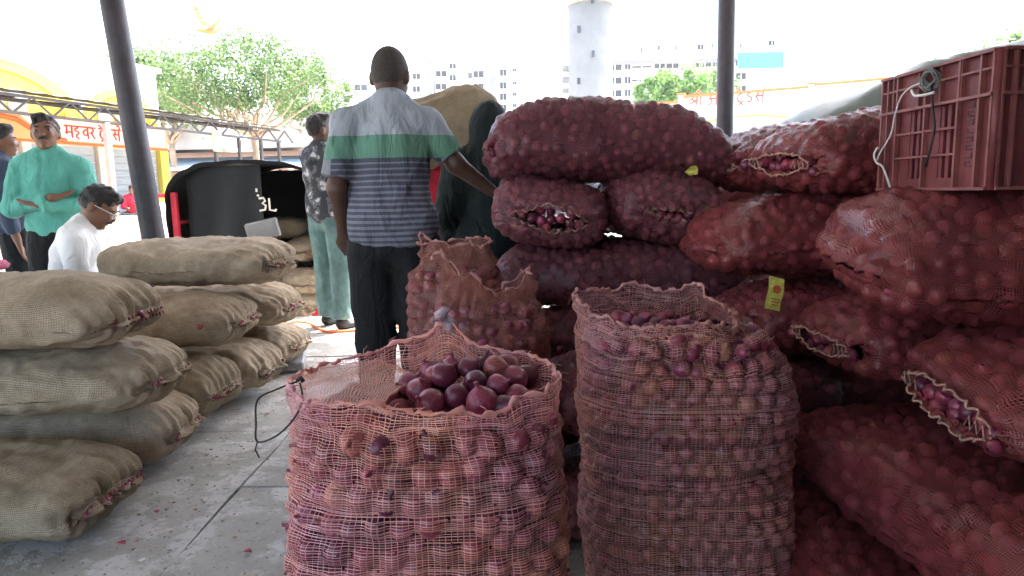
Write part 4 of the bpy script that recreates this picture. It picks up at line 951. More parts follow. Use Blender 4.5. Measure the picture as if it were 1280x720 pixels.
    if not gown:
        P_ = SDF(lo, hi, h); P_.ell(tt((0, 0, .95)), (.168 * w, .122, .15), .03, T_)
        for Lg in (lL, lR): P_.cone(Lg[0], Lg[1], .102, .083, .04).cone(Lg[1], Lg[2], .083, .075, .03, cap=True)
        P_.noise(.008, (6, 6, 4), seed + 9); P_.noise(.006, (14, 14, 8), seed + 2); V, F = P_.mesh(); V = smooth_mesh(V, F, 1); obj('trousers', V, F, M[trous], t, True)
        if shoes:
            for Lg in (lL, lR):
                a = Lg[2]; Q = SDF(a - [.12, .16, .12], a + [.12, .3, .12], .009); Q.ell(a + [0, .0, -.035], (.043, .06, .05), .02).ell(a + [0, .1, -.055], (.047, .11, .034), .03).cut((0, 0, -1), (0, 0, a[2] - .083))
                V, F = Q.mesh(); obj('shoe', V, F, M['shoe'], t, True)
        # hair
        Hh = SDF(lo, hi, h * .8)
        if hairstyle == 'crop': Hh.ell(th((0, -.002, 1.612)), (.0765, .0955, .103), .02, TH)
        else:
            Hh.ell(th((0, -.008, 1.618)), (.079, .098, .103), .02, TH).ell(th((.012, .05, 1.69)), (.055, .05, .028), .03, TH); Hh.noise(.008, (45, 45, 45), seed)
        Hh.cut(TH @ np.array([0, .62, -.78]), th((0, .01, 1.585)) if hairstyle != 'crop' else th((0, .02, 1.6)))
        Hh.cut(TH @ np.array([0, 0, -1.0]), th((0, 0, 1.545)))
        V, F = Hh.mesh(); obj('hair', V, F, M[hair], t, True)
    for sx in (-1, 1):
        e = MB(); e.lathe([(.001, -.012), (.010, -.006), (.012, 0), (.010, .006), (.001, .012)], 10, tuple(th((sx * .034, .083, 1.598)))); e.build('eye', M['eyew'], t, True)
        e = MB(); e.tube([th((sx * .034, .094, 1.598)), th((sx * .034, .0965, 1.598))], .0055, 8); e.build('pupil', M['hair'], t)
        e = MB(); e.tube([th((sx * .015, .101, 1.617)), th((sx * .034, .102, 1.622)), th((sx * .056, .088, 1.616))], [.003, .0045, .002], 6); e.build('eyebrow', M['hair'], t, True)
    if moustache: MB().tube([th((-.03, .096, 1.538)), th((-.012, .109, 1.546)), th((0, .112, 1.547)), th((.012, .109, 1.546)), th((.03, .096, 1.538))], [.003, .007, .006, .007, .003], 8).build('moustache', M['hair'], t, True)
    if glasses:
        gl = MB()
        for sx in (-1, 1):
            gl.tube([th((sx * .036 + .026 * math.cos(a), .112, 1.598 + .019 * math.sin(a))) for a in np.linspace(0, 6.283, 15)], .0022, 5); gl.tube([th((sx * .062, .11, 1.604)), th((sx * .082, .0, 1.6))], .0025, 5)
        gl.tube([th((-.01, .113, 1.603)), th((.01, .113, 1.603))], .002, 5); gl.build('glasses', M['wirew'], t, True)
    return t
def cloth_bump(m):
    t = m.node_tree; N = t.nodes.new; L = t.links.new; b = t.nodes['Principled BSDF']; tc = N('ShaderNodeTexCoord'); mp = N('ShaderNodeMapping'); mp.inputs['Rotation'].default_value = (.3, .6, .2); mp.inputs['Scale'].default_value = (14, 9, 6); L(tc.outputs['Object'], mp.inputs[0])
    n = N('ShaderNodeTexNoise'); n.inputs['Scale'].default_value = 1; n.inputs['Detail'].default_value = 3; n.inputs['Distortion'].default_value = .8; L(mp.outputs[0], n.inputs[0]); bp = N('ShaderNodeBump'); bp.inputs['Strength'].default_value = .8; bp.inputs['Distance'].default_value = .035
    L(n.outputs[0], bp.inputs['Height']); L(bp.outputs[0], b.inputs['Normal'])
for k_ in ('tealshirt', 'whiteshirt', 'navy', 'blackcloth', 'greencloth', 'redcloth', 'jeans'): cloth_bump(M[k_])
def mat_stripes():
    m, t, b = nodes('striped_polo'); N = t.nodes.new; L = t.links.new
    tc = N('ShaderNodeTexCoord'); sx = N('ShaderNodeSeparateXYZ'); L(tc.outputs['Object'], sx.inputs[0])
    wz = N('ShaderNodeTexNoise'); wz.inputs['Scale'].default_value = 5; L(tc.outputs['Object'], wz.inputs[0])
    z = math_node(t, 'ADD', sx.outputs[2], math_node(t, 'MULTIPLY', math_node(t, 'SUBTRACT', wz.outputs[0], .5), .012))
    mr = N('ShaderNodeMapRange'); mr.inputs[1].default_value = .8; mr.inputs[2].default_value = 1.5; L(z, mr.inputs[0])
    rp = N('ShaderNodeValToRGB'); rp.color_ramp.interpolation = 'CONSTANT'; e = rp.color_ramp.elements
    def f(v): return (v - .8) / .7
    gb, nv, lt = (.11, .25, .185), (.062, .067, .10), (.3, .31, .36)
    stops = [(f(.8), (.25, .26, .3)), (f(.87), nv), (f(1.245), gb), (f(1.335), (.33, .37, .42))]
    e[0].position = 0; e[0].color = (*stops[0][1], 1); e[1].position = stops[1][0]; e[1].color = (*stops[1][1], 1)
    for p, c in stops[2:]: k = e.new(p); k.color = (*c, 1)
    L(mr.outputs[0], rp.inputs[0])
    fr = math_node(t, 'FRACT', math_node(t, 'DIVIDE', z, .0235)); thn = N('ShaderNodeMapRange'); thn.inputs[1].default_value = .85; thn.inputs[2].default_value = 1.25; thn.inputs[3].default_value = .62; thn.inputs[4].default_value = .28; L(z, thn.inputs[0])
    st = math_node(t, 'LESS_THAN', fr, thn.outputs[0]); inb = math_node(t, 'MULTIPLY', math_node(t, 'LESS_THAN', z, 1.235), math_node(t, 'GREATER_THAN', z, .7)); k = math_node(t, 'MULTIPLY', st, inb)
    mx = N('ShaderNodeMix'); mx.data_type = 'RGBA'; L(k, mx.inputs[0]); L(rp.outputs[0], mx.inputs[6]); mx.inputs[7].default_value = (.17, .18, .22, 1)
    ax = math_node(t, 'GREATER_THAN', math_node(t, 'ABSOLUTE', sx.outputs[0]), .215); m2 = N('ShaderNodeMix'); m2.data_type = 'RGBA'; L(math_node(t, 'MULTIPLY', ax, math_node(t, 'LESS_THAN', z, 1.245)), m2.inputs[0]); L(mx.outputs[2], m2.inputs[6]); m2.inputs[7].default_value = (.2, .215, .25, 1)
    L(m2.outputs[2], b.inputs['Base Color']); b.inputs['Roughness'].default_value = .85
    cloth_bump(m)
    return m
M['polo'] = mat_stripes(); M['polocollar'] = mk('polo_collar', (.33, .36, .4), .85, .1, 20)
def mat_camo():
    m, t, b = nodes('patterned_shirt'); N = t.nodes.new; L = t.links.new; tc = N('ShaderNodeTexCoord'); v = N('ShaderNodeTexNoise'); v.inputs['Scale'].default_value = 14; v.inputs['Detail'].default_value = 3; L(tc.outputs['Object'], v.inputs[0])
    rp = N('ShaderNodeValToRGB'); L(v.outputs[0], rp.inputs[0]); rp.color_ramp.interpolation = 'CONSTANT'; e = rp.color_ramp.elements
    e[0].color = (.025, .028, .035, 1); e[1].position = .5; e[1].color = (.1, .105, .12, 1); k = e.new(.6); k.color = (.4, .41, .43, 1); L(rp.outputs[0], b.inputs['Base Color']); b.inputs['Roughness'].default_value = .85
    return m
M['camo'] = mat_camo()
pm = at(491, 300, 2.85)
person('man seen from behind in a striped polo shirt, reaching for the onion sacks', (pm.x, 2.85, 0), 0, H=1.70, lean=(-5, 0, -3), head=(-8, 0, -4), skin='skind', hair='hairg', hairstyle='crop', shirt='polo', sleeve=.74, hem=.855, h=.0075, wide=.93,
       armL=[(-.16, -.0, 1.39), (-.208, -.05, 1.13), (-.215, .05, .96), (-.202, .12, .82)], armR=[(.16, .04, 1.39), (.27, .06, 1.22), (.41, .12, 1.11), (.50, .17, 1.04)], seed=3)
p2 = on_floor(424, 409)
person('man in a dark patterned shirt and green jeans standing by the tempo', (p2.x - .04, p2.y, 0), -35, H=1.74, lean=(3, 0, 0), head=(0, 0, -20), skin='skind', shirt='camo', trous='jeans', sleeve=1.5, seed=5, h=.011,
       armL=[(-.19, 0, 1.385), (-.22, .06, 1.12), (-.08, .24, 1.08), (.02, .3, 1.06)], legL=[(-.09, 0, .88), (-.12, .05, .48), (-.13, .04, .085)], legR=[(.09, 0, .88), (.10, .02, .48), (.13, -.03, .085)])
p3 = at(70, 300, 4.4)
person('young man in a teal shirt with folded arms watching', (p3.x + .02, 4.4, 0), 196, H=1.63, lean=(-3, 0, 0), head=(8, 0, 8), skin='skin', wide=.9, shirt='tealshirt', sleeve=1.9, hem=.84, seed=7, h=.008, moustache=True,
       armL=[(-.17, .0, 1.385), (-.225, .05, 1.12), (.03, .18, 1.13), (.17, .125, 1.15)], armR=[(.17, .0, 1.385), (.225, .05, 1.11), (-.05, .195, 1.17), (-.17, .14, 1.20)])
p4 = at(26, 300, 4.95)
person('person in a dark navy shirt half hidden behind the teal-shirted man', (p4.x - .03, 4.95, 0), -60, H=1.64, lean=(4, 0, 0), head=(-6, 0, 0), skin='skin', shirt='navy', sleeve=1.8, seed=8, h=.011)
p5 = at(80, 300, 3.9)
person('seated man in a white shirt and glasses looking down', (p5.x - .02, 3.9, -.05), -75, H=1.7, pel=(0, 0, .50), lean=(-14, 0, 0), head=(-22, 0, 0), skin='skin', shirt='whiteshirt', sleeve=1.7, hem=.88, seed=9, h=.008, glasses=True, moustache=True,
       armL=[(-.19, .13, .93), (-.23, .12, .68), (-.12, .36, .66), (-.05, .46, .67)], armR=[(.19, .13, .93), (.23, .13, .67), (.13, .37, .66), (.07, .47, .68)],
       legL=[(-.1, .0, .46), (-.14, .40, .50), (-.14, .42, .10)], legR=[(.1, .0, .46), (.14, .40, .50), (.14, .42, .10)])
jute_sack('jute sack that the man in white sits on', (p5.x - .1, 3.98, .16), 185, .9, .5, .38, seed=21, res=.5, onions=False)
bk = MB().box((0, 0, 0), (.17, .24, .012), bev=.003); bk = bk.build('notebook', M['litter']); bk.location = (p5.x + .48, 3.86, .66); bk.rotation_euler = (R(5), R(-12), R(10)); tag(bk, 'small notebook held in the lap of the seated man in white', 'notebook')
p6 = at(607, 260, 3.45)
person('person in a black hooded gown standing behind the onion stack', (p6.x + .03, 3.45, 0), 15, H=1.53, gown=True, shirt='greencloth', skin='skind', seed=11, h=.012, fingers=False, head=(-5, 0, 0),
       armL=[(-.17, 0, 1.36), (-.24, .02, 1.1), (-.2, .14, .9), (-.16, .2, .8)], armR=[(.17, 0, 1.36), (.24, .02, 1.1), (.2, .14, .9), (.16, .2, .8)])
p7 = at(548, 260, 3.85)
person('porter in a red shirt bowed under a jute sack on the shoulder', (p7.x, 3.85, 0), 5, H=1.62, lean=(-12, 0, 0), head=(-18, 0, 0), shirt='redcloth', skin='skind', sleeve=.8, seed=13, h=.012, fingers=False,
       armR=[(.19, .1, 1.36), (.3, .06, 1.45), (.22, .02, 1.62), (.15, .0, 1.7)])
q7 = at(548, 156, 3.75)
jute_sack('jute sack carried on the shoulder of the red-shirted porter', q7 + Vector((.02, .1, -.01)), 200, .60, .42, .40, pitch=24, roll=-20, mat='burlap2', seed=16, res=.8, group='carried jute sacks')

# ------------------------------------------------------------------ three-wheeled tempo with its tarpaulin
def tempo():
    c = at(321, 390, 6.45); t = thing('cargo_tempo', 'red cargo tempo with a black tarpaulin hood and jute sacks inside', 'vehicle', (c.x, 6.42, YARD), R(2))
    hw, ln, bz = .70, 2.1, .46; g = -0.0
    MB().box((0, ln / 2, bz - .04), (hw * 2, ln, .08), bev=.01).build('cargo_bed', M['vehdark'], t)
    for sx in (-1, 1):
        MB().box((sx * (hw - .015), ln / 2, bz + .3), (.03, ln, .6), bev=.006).build('side_board', M['vehred'], t)
        MB().bar((sx * (hw - .02), .02, bz), (sx * (hw - .02), .02, bz + 1.12), .045, .05).build('corner_post', M['vehred'], t)
        for zz in (.66, .84): MB().bar((sx * (hw - .02), .03, bz + zz), (sx * (hw - .02), ln, bz + zz), .03, .03).build('side_rail', M['vehred'], t)
        wh = MB(); wh.tube([(sx * (hw - .02) , 1.2, .22), (sx * (hw - .16), 1.2, .22)], .22, 24); w = wh.build('wheel', M['black'], t, False); MB().tube([(sx * (hw - .015), 1.2, .22), (sx * (hw - .03), 1.2, .22)], .12, 18).build('rim', M['steel'], w)
        tl = MB().box((sx * (hw - .1), -.02, bz - .04), (.14, .03, .06), bev=.008).build('tail_lamp', M['vehred'], t)
    # cab in front
    MB().box((0, ln + .45, bz + .25), (1.2, .9, .9), bev=.12).build('cab', M['vehred'], t); MB().tube([(-.05, ln + .8, .22), (.05, ln + .8, .22)], .22, 20).build('wheel', M['black'], t)
    # hood: arched tarpaulin
    n, m = 46, 26; V = []
    for j in range(m):
        y = -.06 + (ln + .1) * j / (m - 1)
        for i in range(n):
            a = math.pi * i / (n - 1); k = (abs(math.cos(a)) ** 2.6 + abs(math.sin(a)) ** 2.6) ** (-1 / 2.6)
            x = -math.cos(a) * k * (hw + .03); z = bz + 1.0 + math.sin(a) * k * .42
            V.append((x, y, z))
    V = np.array(V); V[:, 2] += .022 * fbm(V * [4, 2.2, 3], 4) - .02 * np.abs(np.sin(V[:, 1] * 4.5)); V[:, 0] += .012 * fbm(V * 5 + 9, 5)
    lip = V[:n] + [0, .05, -.035]; skirtl = None
    V2 = np.vstack([V, lip]); F = [tuple(f) for f in grid_faces(m, n)] + [(i, i + 1, m * n + i + 1, m * n + i) for i in range(n - 1)]
    hood = obj('hood', V2, F, M['tarp'], t, True)
    for sx in (-1, 1):
        s = []
        for j in range(m):
            y = -.06 + (ln + .1) * j / (m - 1)
            for k in range(9): s.append((sx * (hw + .03 + .006 * math.sin(y * 11 + k)), y, bz + 1.0 - .45 * k / 8))
        obj('side_sheet', s, [tuple(f) for f in grid_faces(m, 9)], M['tarp'], t, True)
    # front wall of the hood and a half drawn rear curtain
    MB().box((0, ln - .03, bz + .7), (hw * 2 - .08, .03, 1.36)).build('headboard', M['tarp'], t)
    cu = []
    for i in range(30):
        for k in range(24):
            x = -hw + .10 + .70 * i / 29; zt = bz + 1.36 - .1 * (x / hw) ** 4; z = zt - (zt - bz - .52) * k / 23
            cu.append((x, .12 + .012 * math.sin(x * 17 + k * .1) * (.3 + k / 23) , z))
    cur = obj('rear_curtain', cu, [tuple(f) for f in grid_faces(30, 24)], M['tarp'], t, True)
    # white mark on the curtain edge
    mk_ = at(335, 258, 6.45); lx, lz = mk_.x - c.x, mk_.z - YARD; s = .085
    def stroke(pts, name='painted_mark'): MB().tube([(lx + x * s, .045, lz + z * s) for x, z in pts], .0105, 6).build(name, M['signw'], cur)
    stroke([(-1.0, .9), (-.5, .95), (-.35, .6), (-.65, .35), (-.3, .1), (-.4, -.35), (-1.0, -.45)]); stroke([(.1, .9), (.12, -.4), (.75, -.5), (.8, -.3)]); stroke([(-1.2, 2.0), (-1.2, 1.6)]); stroke([(-1.15, 1.3), (-1.0, 1.15)])
    return t, c
tm, tc_ = tempo()
bz = YARD + .46
k = 0
for (px, py, yy, sd_, lab) in [(390, 352, 6.75, 31, 'pale jute sack at the tail of the tempo load, next to the red post'), (350, 345, 6.95, 32, 'jute sack in the tempo behind the tail sacks'), (388, 378, 6.72, 33, 'lowest jute sack at the tail of the tempo'),
                               (320, 378, 6.8, 36, 'lowest jute sack in the tempo hidden by the stack'), (385, 312, 7.0, 34, 'upper brown jute sack inside the tempo hood'), (350, 285, 7.3, 35, 'topmost jute sack deep inside the tempo hood')]:
    p = at(px, py, yy); jute_sack(lab, (p.x, yy, p.z), 90 if sd_ != 35 else 0, .72, .42, .27, seed=sd_, res=.5, group='jute sacks loaded in the tempo', onions=False)
# small display standing behind the rear jute stack
p = at(325, 288, 4.25)
ds = thing('scale_display', 'grey framed display of a weighing scale behind the rear jute stack', 'display', (p.x, 4.3, 0), R(14))
MB().box((0, 0, p.z), (.2, .035, .12), Matrix.Rotation(R(-12), 3, 'Y'), bev=.01).build('housing', M['screen'], ds); MB().box((0, -.019, p.z), (.15, .006, .08), Matrix.Rotation(R(-12), 3, 'Y')).build('screen', M['screen'], ds)
MB().tube([(0, 0, .0), (0, 0, p.z - .05)], .018, 10).build('post', M['steel'], ds); MB().box((0, 0, .03), (.4, .3, .06), bev=.01).build('base', M['steel'], ds)

# ------------------------------------------------------------------ strokes for painted Devanagari letters
GL = {
 'shri': (1.15, [[(.18, .95), (.36, .9), (.42, .74), (.3, .6), (.12, .58)], [(.3, .6), (.5, .42), (.68, .25)], [(.12, .2), (.35, .34), (.62, .5), (.72, .55)], [(.72, 1), (.72, 0)], [(1.05, 1), (1.05, 0)], [(.72, 1.0), (.74, 1.28), (.92, 1.34), (1.05, 1.15), (1.05, 1)]]),
 'aa': (1.25, [[(.08, .92), (.28, .98), (.42, .82), (.32, .62), (.2, .56), (.4, .5), (.46, .26), (.28, .06), (.06, .16)], [(.3, .55), (.82, .55)], [(.82, 1), (.82, 0)], [(1.12, 1), (1.12, 0)]]),
 'ra': (.6, [[(.1, .98), (.32, .96), (.42, .78), (.3, .58), (.1, .54)], [(.18, .52), (.3, .36), (.5, .04)]]),
 'dot': (.3, [[(.1, .05), (.14, .05)]]),
 'tre': (.75, [[(.4, 1), (.4, .86), (.16, .72), (.08, .45), (.2, .2), (.42, .12), (.6, .26)], [(.3, 1.0), (.2, 1.2), (.02, 1.34)], [(.18, -.12), (.38, .06), (.56, -.14)]]),
 'da': (.7, [[(.42, 1), (.42, .88), (.2, .82), (.16, .64), (.36, .56), (.52, .44), (.5, .2), (.3, .1), (.12, .2)]]),
 'rsa': (.95, [[(.08, .98), (.28, .94), (.34, .76), (.22, .6), (.08, .56)], [(.14, .54), (.3, .3), (.38, .1)], [(.22, .58), (.72, .58)], [(.72, 1), (.72, 0)], [(.72, 1.02), (.86, 1.2), (.74, 1.4), (.56, 1.34)]]),
 'ma': (.85, [[(.18, 1), (.18, .3), (.06, .36), (.12, .5), (.68, .46)], [(.68, 1), (.68, 0)]]),
 'ha': (.8, [[(.4, 1), (.4, .84), (.16, .8), (.12, .6), (.4, .6), (.5, .44), (.3, .3), (.22, .12), (.48, -.06)]]),
 'va': (.8, [[(.62, 1), (.62, 0)], [(.62, .72), (.36, .78), (.14, .56), (.24, .32), (.5, .3), (.62, .5)]]),
 'ka': (1.0, [[(.45, 1), (.45, 0)], [(.45, .7), (.2, .74), (.1, .5), (.24, .3), (.45, .46)], [(.45, .62), (.72, .7), (.84, .46), (.7, .26)]]),
 'la': (.9, [[(.7, 1), (.7, 0)], [(.7, .6), (.52, .74), (.42, .5), (.3, .7), (.12, .6), (.14, .3), (.26, .2)]]),
 'na': (.8, [[(.62, 1), (.62, 0)], [(.62, .56), (.2, .56), (.12, .46), (.2, .38)]]),
 ' ': (.4, None)}
def write(parent, words_, size, mat, o, du, up, n, r, name='painted_letter'):
    """each letter is its own thin relief on the sign; o = start of the headline's foot"""
    o, du, up, n = Vector(o), Vector(du), Vector(up), Vector(n); x = 0; start = 0
    for g in words_:
        w, st = GL[g]
        if st:
            mb = MB()
            for s in st: mb.tube([o + du * (x + px) * size + up * py * size + n * .012 for px, py in s], r, 5)
            mb.tube([o + du * (x - .04) * size + up * size + n * .012, o + du * (x + w + .04) * size + up * size + n * .012], r * .9, 5)
            mb.build(name, mat, parent)
        x += w
    return x * size

# ------------------------------------------------------------------ shop building with canopy at the left
def left_shops():
    A = Vector((-11.6, 10.0, 0)); d = Vector((1.6, 5.6, 0)).normalized(); nrm = Vector((d.y, -d.x, 0))   # nrm faces the yard
    t = thing('shop_building', 'white shop building with yellow arches, orange sign fascia and lean-to canopy', 'building', (A.x, A.y, YARD), math.atan2(d.y, d.x))
    # local: x along the facade, -y towards the yard
    L = 8.75; z0 = 1.2 ; sgz = 2.85; top = 4.78
    MB().box((L / 2 - 3, 3.0, top / 2 + .6), (L + 6, 5.98, top - 1.2), bev=0).build('wall', M['white'], t)
    MB().box((L / 2 - 3, 3.0, top + .06), (L + 6.2, 6.2, .12)).build('parapet_cap', M['white'], t)
    MB().box((L / 2 - 1, 1.6, z0 / 2), (L + 6, 8.6, z0)).build('plinth', M['pinkwall'], t)
    def arch(cx, w, h, zb):
        n = 24; V = []; F = []
        for i in range(n + 1):
            a = math.pi * i / n
            for rr_ in (1, .80):
                for yy in (-.05, -.001): V.append((cx - math.cos(a) * w * rr_, yy, zb + math.sin(a) * h * rr_))
        for i in range(n):
            b = i * 4; F += [(b, b + 4, b + 6, b + 2), (b, b + 1, b + 5, b + 4), (b + 2, b + 6, b + 7, b + 3)]
        a_ = obj('arch_band', V, F, M['yellow'], t)
        V = [(cx, -.012, zb)] + [(cx - math.cos(math.pi * i / n) * w * .8, -.012, zb + math.sin(math.pi * i / n) * h * .8) for i in range(n + 1)]
        obj('arch_recess', V, [(0, i + 1, i + 2) for i in range(n)], M['yellow'], t)
        for k in range(3): MB().box((cx - .5 + k * .5, -.025, zb + h * .25), (.42, .02, h * .4)).build('vent_pane', M['shutter'], t)
    arch(4.33, 2.0, 1.08, 3.35); arch(7.5, 1.1, .85, 3.35); arch(.1, 2.0, 1.08, 3.35)
    # sign fascia
    s = MB().box((L / 2 - 2, -.10, 3.08), (L + 4, .10, .60)).build('sign_fascia', M['signy'], t)
    MB().box((L / 2 - 2, -.158, 3.36), (L + 4, .012, .05)).build('sign_edge', M['orangep'], s); MB().box((L / 2 - 2, -.158, 2.81), (L + 4, .012, .05)).build('sign_edge', M['orangep'], s)
    for x0, x1 in ((5.35, 8.7),):
        MB().add([(x0, -.154, 2.86), (x1, -.154, 2.86), (x1, -.154, 3.31), (x0 - .6, -.154, 3.31)], [(0, 1, 2, 3)]).build('sign_panel', M['signw'], s)
        MB().tube([(x0 - 1.3, -.162, 3.3), (x0 - .7, -.162, 3.22), (x0 - .1, -.162, 2.9), (x0 + .4, -.162, 2.86)], .05, 6).build('sign_swoosh', M['orangep'], s)
    write(s, ['ma', 'ha', 'va', 'ra', ' ', 'tre', 'da', 'rsa'], .26, M['signr'], (5.75, -.156, 2.93), (1, 0, 0), (0, 0, 1), (0, -1, 0), .018)
    write(s, ['tre', 'da', 'rsa'], .36, M['signr'], (2.35, -.154, 2.88), (1, 0, 0), (0, 0, 1), (0, -1, 0), .03)
    # shutters between cream pillars
    for i, x in enumerate(np.arange(-2.6, L - .5, 1.86)):
        for k in range(9): MB().box((x + .93, -.03, z0 + .1 + k * .17), (1.6, .03, .155)).build('shutter_slat', M['shutter'], t)
        MB().box((x, -.07, z0 + .79), (.2, .14, 1.58), bev=.01).build('pillar', M['cream'], t)
    MB().box((L - .12, -.08, z0 + .79), (.28, .16, 1.58), bev=.01).build('end_pillar', M['yellow'], t)
    # canopy with lattice edge beam, on posts
    cy = -2.35; zc = 3.42
    cp = MB(); n = 70; V = []
    for i in range(n):
        x = -4 + 14.6 * i / (n - 1)
        for yy, zz in ((cy - .12, zc), (-.15, zc + .33)): V.append((x, yy, zz + .02 * (i % 2)))
    cano = obj('canopy_sheet', V, [(2 * i, 2 * i + 2, 2 * i + 3, 2 * i + 1) for i in range(n - 1)], M['canopy'], t)
    for zz in (zc - .06, zc - .36): MB().bar((-4, cy, zz), (10.6, cy, zz), .05).build('truss_chord', M['canopy'], cano)
    for i in range(20):
        x = -4 + i * .76; MB().bar((x, cy, zc - .36), (x + .38, cy, zc - .06), .03).build('truss_web', M['canopy'], cano); MB().bar((x + .38, cy, zc - .06), (x + .76, cy, zc - .36), .03).build('truss_web', M['canopy'], cano)
    for zz in (zc - .14,):
        for yy in (-1.6, -.8): MB().bar((-4, yy, zz + (yy - cy) * .14), (10.6, yy, zz + (yy - cy) * .14), .05).build('purlin', M['canopy'], cano)
    for x in np.arange(-3.6, 10.7, 1.3): MB().bar((x, cy, zc - .1), (x, -.12, zc + .2), .04).build('rafter', M['canopy'], cano)
    for x in (2.0, 4.75, 7.9, 8.8, 9.7, 10.5): MB().bar((x, cy, -.0), (x, cy, zc - .36), .1 if x < 7 else .07).build('canopy_post', M['pinkwall'] if x < 7 else M['canopy'], t)
    MB().box((7.9, cy - .06, 2.9), (.3, .03, .5)).build('hanging_board', M['signy'], t)
    return t
ls = left_shops()
Mls = Matrix.Translation(ls.location) @ Matrix.Rotation(ls.rotation_euler.z, 4, 'Z')
for (lx, ly, lz, mat, nm, lab, cat, s) in [(5.6, -2.2, 1.2, 'pinkwall', 'rubble_stone', 'brown lumpy bundle on the shop plinth beside the red figure', 'bundle', .2), (6.0, -2.2, 1.2, 'greywall', 'rubble_stone', 'grey lumpy bundle on the shop plinth', 'bundle', .19), (6.9, -2.3, 1.2, 'pinkwall', 'rubble_stone', 'pinkish bundle on the shop plinth next to the leaning pole', 'bundle', .24)]:
    Q = SDF((-.4, -.4, -.1), (.4, .4, .5), .03); Q.ell((0, 0, s * .6), (s * 1.3, s, s * .75), .05).ell((s * .5, 0, s * .5), (s * .8, s * .8, s * .7), .05).noise(.05, (6, 6, 6), int(lx * 10)); Q.cut((0, 0, -1), (0, 0, 0)); V, F = Q.mesh()
    o = obj('cloth_bundle', V, F, M[mat], None, True); o.matrix_world = Mls @ Matrix.Translation((lx, ly, lz)); tag(o, lab, cat)
p = Mls @ Vector((5.3, -2.3, 1.05))
person('tiny distant person in red sitting on the shop plinth', p, 200, H=1.35, pel=(0, 0, .2), lean=(-5, 0, 0), shirt='redcloth', skin='skin', sleeve=1.6, h=.02, fingers=False, hem=.9, shoes=False, seed=31,
       armL=[(-.18, .03, .66), (-.24, .1, .42), (-.1, .3, .36), (-.05, .35, .36)], armR=[(.18, .03, .66), (.24, .1, .42), (.1, .3, .36), (.05, .35, .36)], legL=[(-.1, 0, .2), (-.3, .35, .2), (0, .45, .16)], legR=[(.1, 0, .2), (.3, .35, .2), (0, .5, .16)])
fl = thing('small_flag', 'small yellow and red flag stuck on the shop plinth', 'flag', Mls @ Vector((5.75, -2.45, 1.2)))
MB().tube([(0, 0, 0), (0, 0, .45)], .012, 6).build('stick', M['steel'], fl); MB().box((.13, 0, .4), (.26, .01, .08)).build('upper_stripe', M['redcloth'], fl); MB().box((.13, 0, .3), (.26, .01, .1)).build('lower_stripe', M['yellow'], fl)
p = at(212, 262, 17.5)
Q = SDF((-1, -.8, -.2), (1, .8, 1.4), .05); Q.ell((0, 0, .4), (.75, .5, .5), .1).ell((.25, 0, .7), (.5, .4, .4), .1).noise(.1, (3, 3, 3), 4); Q.cut((0, 0, -1), (0, 0, 0)); V, F = Q.mesh()
o = obj('cloth_heap', V, F, M['pink'], None, True); o.location = (p.x, 17.5, YARD + .02); o.scale = (.62, .62, 1.0); tag(o, 'pink cloth covered heap in the yard behind the tempo', 'heap')
p = at(3, 330, 3.3)
Q = SDF((-.2, -.2, -.1), (.2, .2, .2), .015); Q.ell((0, 0, .01), (.05, .05, .02), .03).noise(.02, (18, 18, 18), 2); V, F = Q.mesh(); o = obj('pink_cloth', V, F, M['pink'], None, True); o.location = (p.x - .02, 3.3, p.z - .02); tag(o, 'scrap of pink cloth at the picture edge above the front jute stack', 'cloth')
jute_sack('jute sack behind the front stack, under the pink cloth scrap', (p.x - .3, 3.3, p.z - .18), 180, .9, .5, .28, seed=23, res=.5, onions=False)
jute_sack('jute sack lowest behind the front stack, mostly hidden', (p.x - .3, 3.32, p.z - .46), 180, .9, .5, .30, seed=24, res=.4, onions=False)

# ------------------------------------------------------------------ far sheds
def shed(label, x0, x1, y, H, roofmat, wallmat, arcs, posts, seed):
    t = thing('market_shed', label, 'building', ((x0 + x1) / 2, y, YARD), 0, 'market sheds across the yard'); w = x1 - x0
    MB().box((0, 3, H / 2), (w, 5.6, H)).build('wall', M[wallmat], t)
    n = arcs
    for k in range(n):
        cx = -w / 2 + w * (k + .5) / n; hw = w / n / 2; V = []; m = 16
        for i in range(m + 1):
            a = math.pi * i / m; V += [(cx - math.cos(a) * hw, -1.3, H + .02 + math.sin(a) * .95), (cx - math.cos(a) * hw, 6, H + .02 + math.sin(a) * .95)]
        F = [(2 * i, 2 * i + 2, 2 * i + 3, 2 * i + 1) for i in range(m)] + [tuple(range(0, 2 * m + 2, 2))]
        obj('arched_roof', V, F, M[roofmat], t, False)
    V = [(-w / 2, -2.6, H - .75), (w / 2, -2.6, H - .75), (w / 2, 0, H - .2), (-w / 2, 0, H - .2)]
    MB().add(V + [(a, b, c - .04) for a, b, c in V], [(0, 1, 2, 3), (7, 6, 5, 4), (0, 4, 5, 1)]).build('awning', M['bluesheet'], t)
    for k in range(posts + 1):
        x = -w / 2 + w * k / posts; MB().bar((x, -2.5, 0), (x, -2.5, H - .76), .12).build('post', M['cream'], t)
    for k in range(posts):
        x = -w / 2 + w * (k + .5) / posts; MB().box((x, .18, 1.1), (w / posts * .6, .06, 2.0)).build('shop_opening', M['window' if k % 2 else 'shutter'], t)
    MB().box((0, -1.2, .25), (w, 2.8, .5)).build('plinth', M['pinkwall'], t)
    return t
shed('long pinkish market shed with arched roofs behind the tempo', -17, -6.2, 27, 3.3, 'greywall', 'pinkwall', 3, 7, 1)
shed('pale market shed beyond the patterned-shirt man', -6.0, 4.5, 31, 3.4, 'cream', 'greywall', 3, 6, 2)

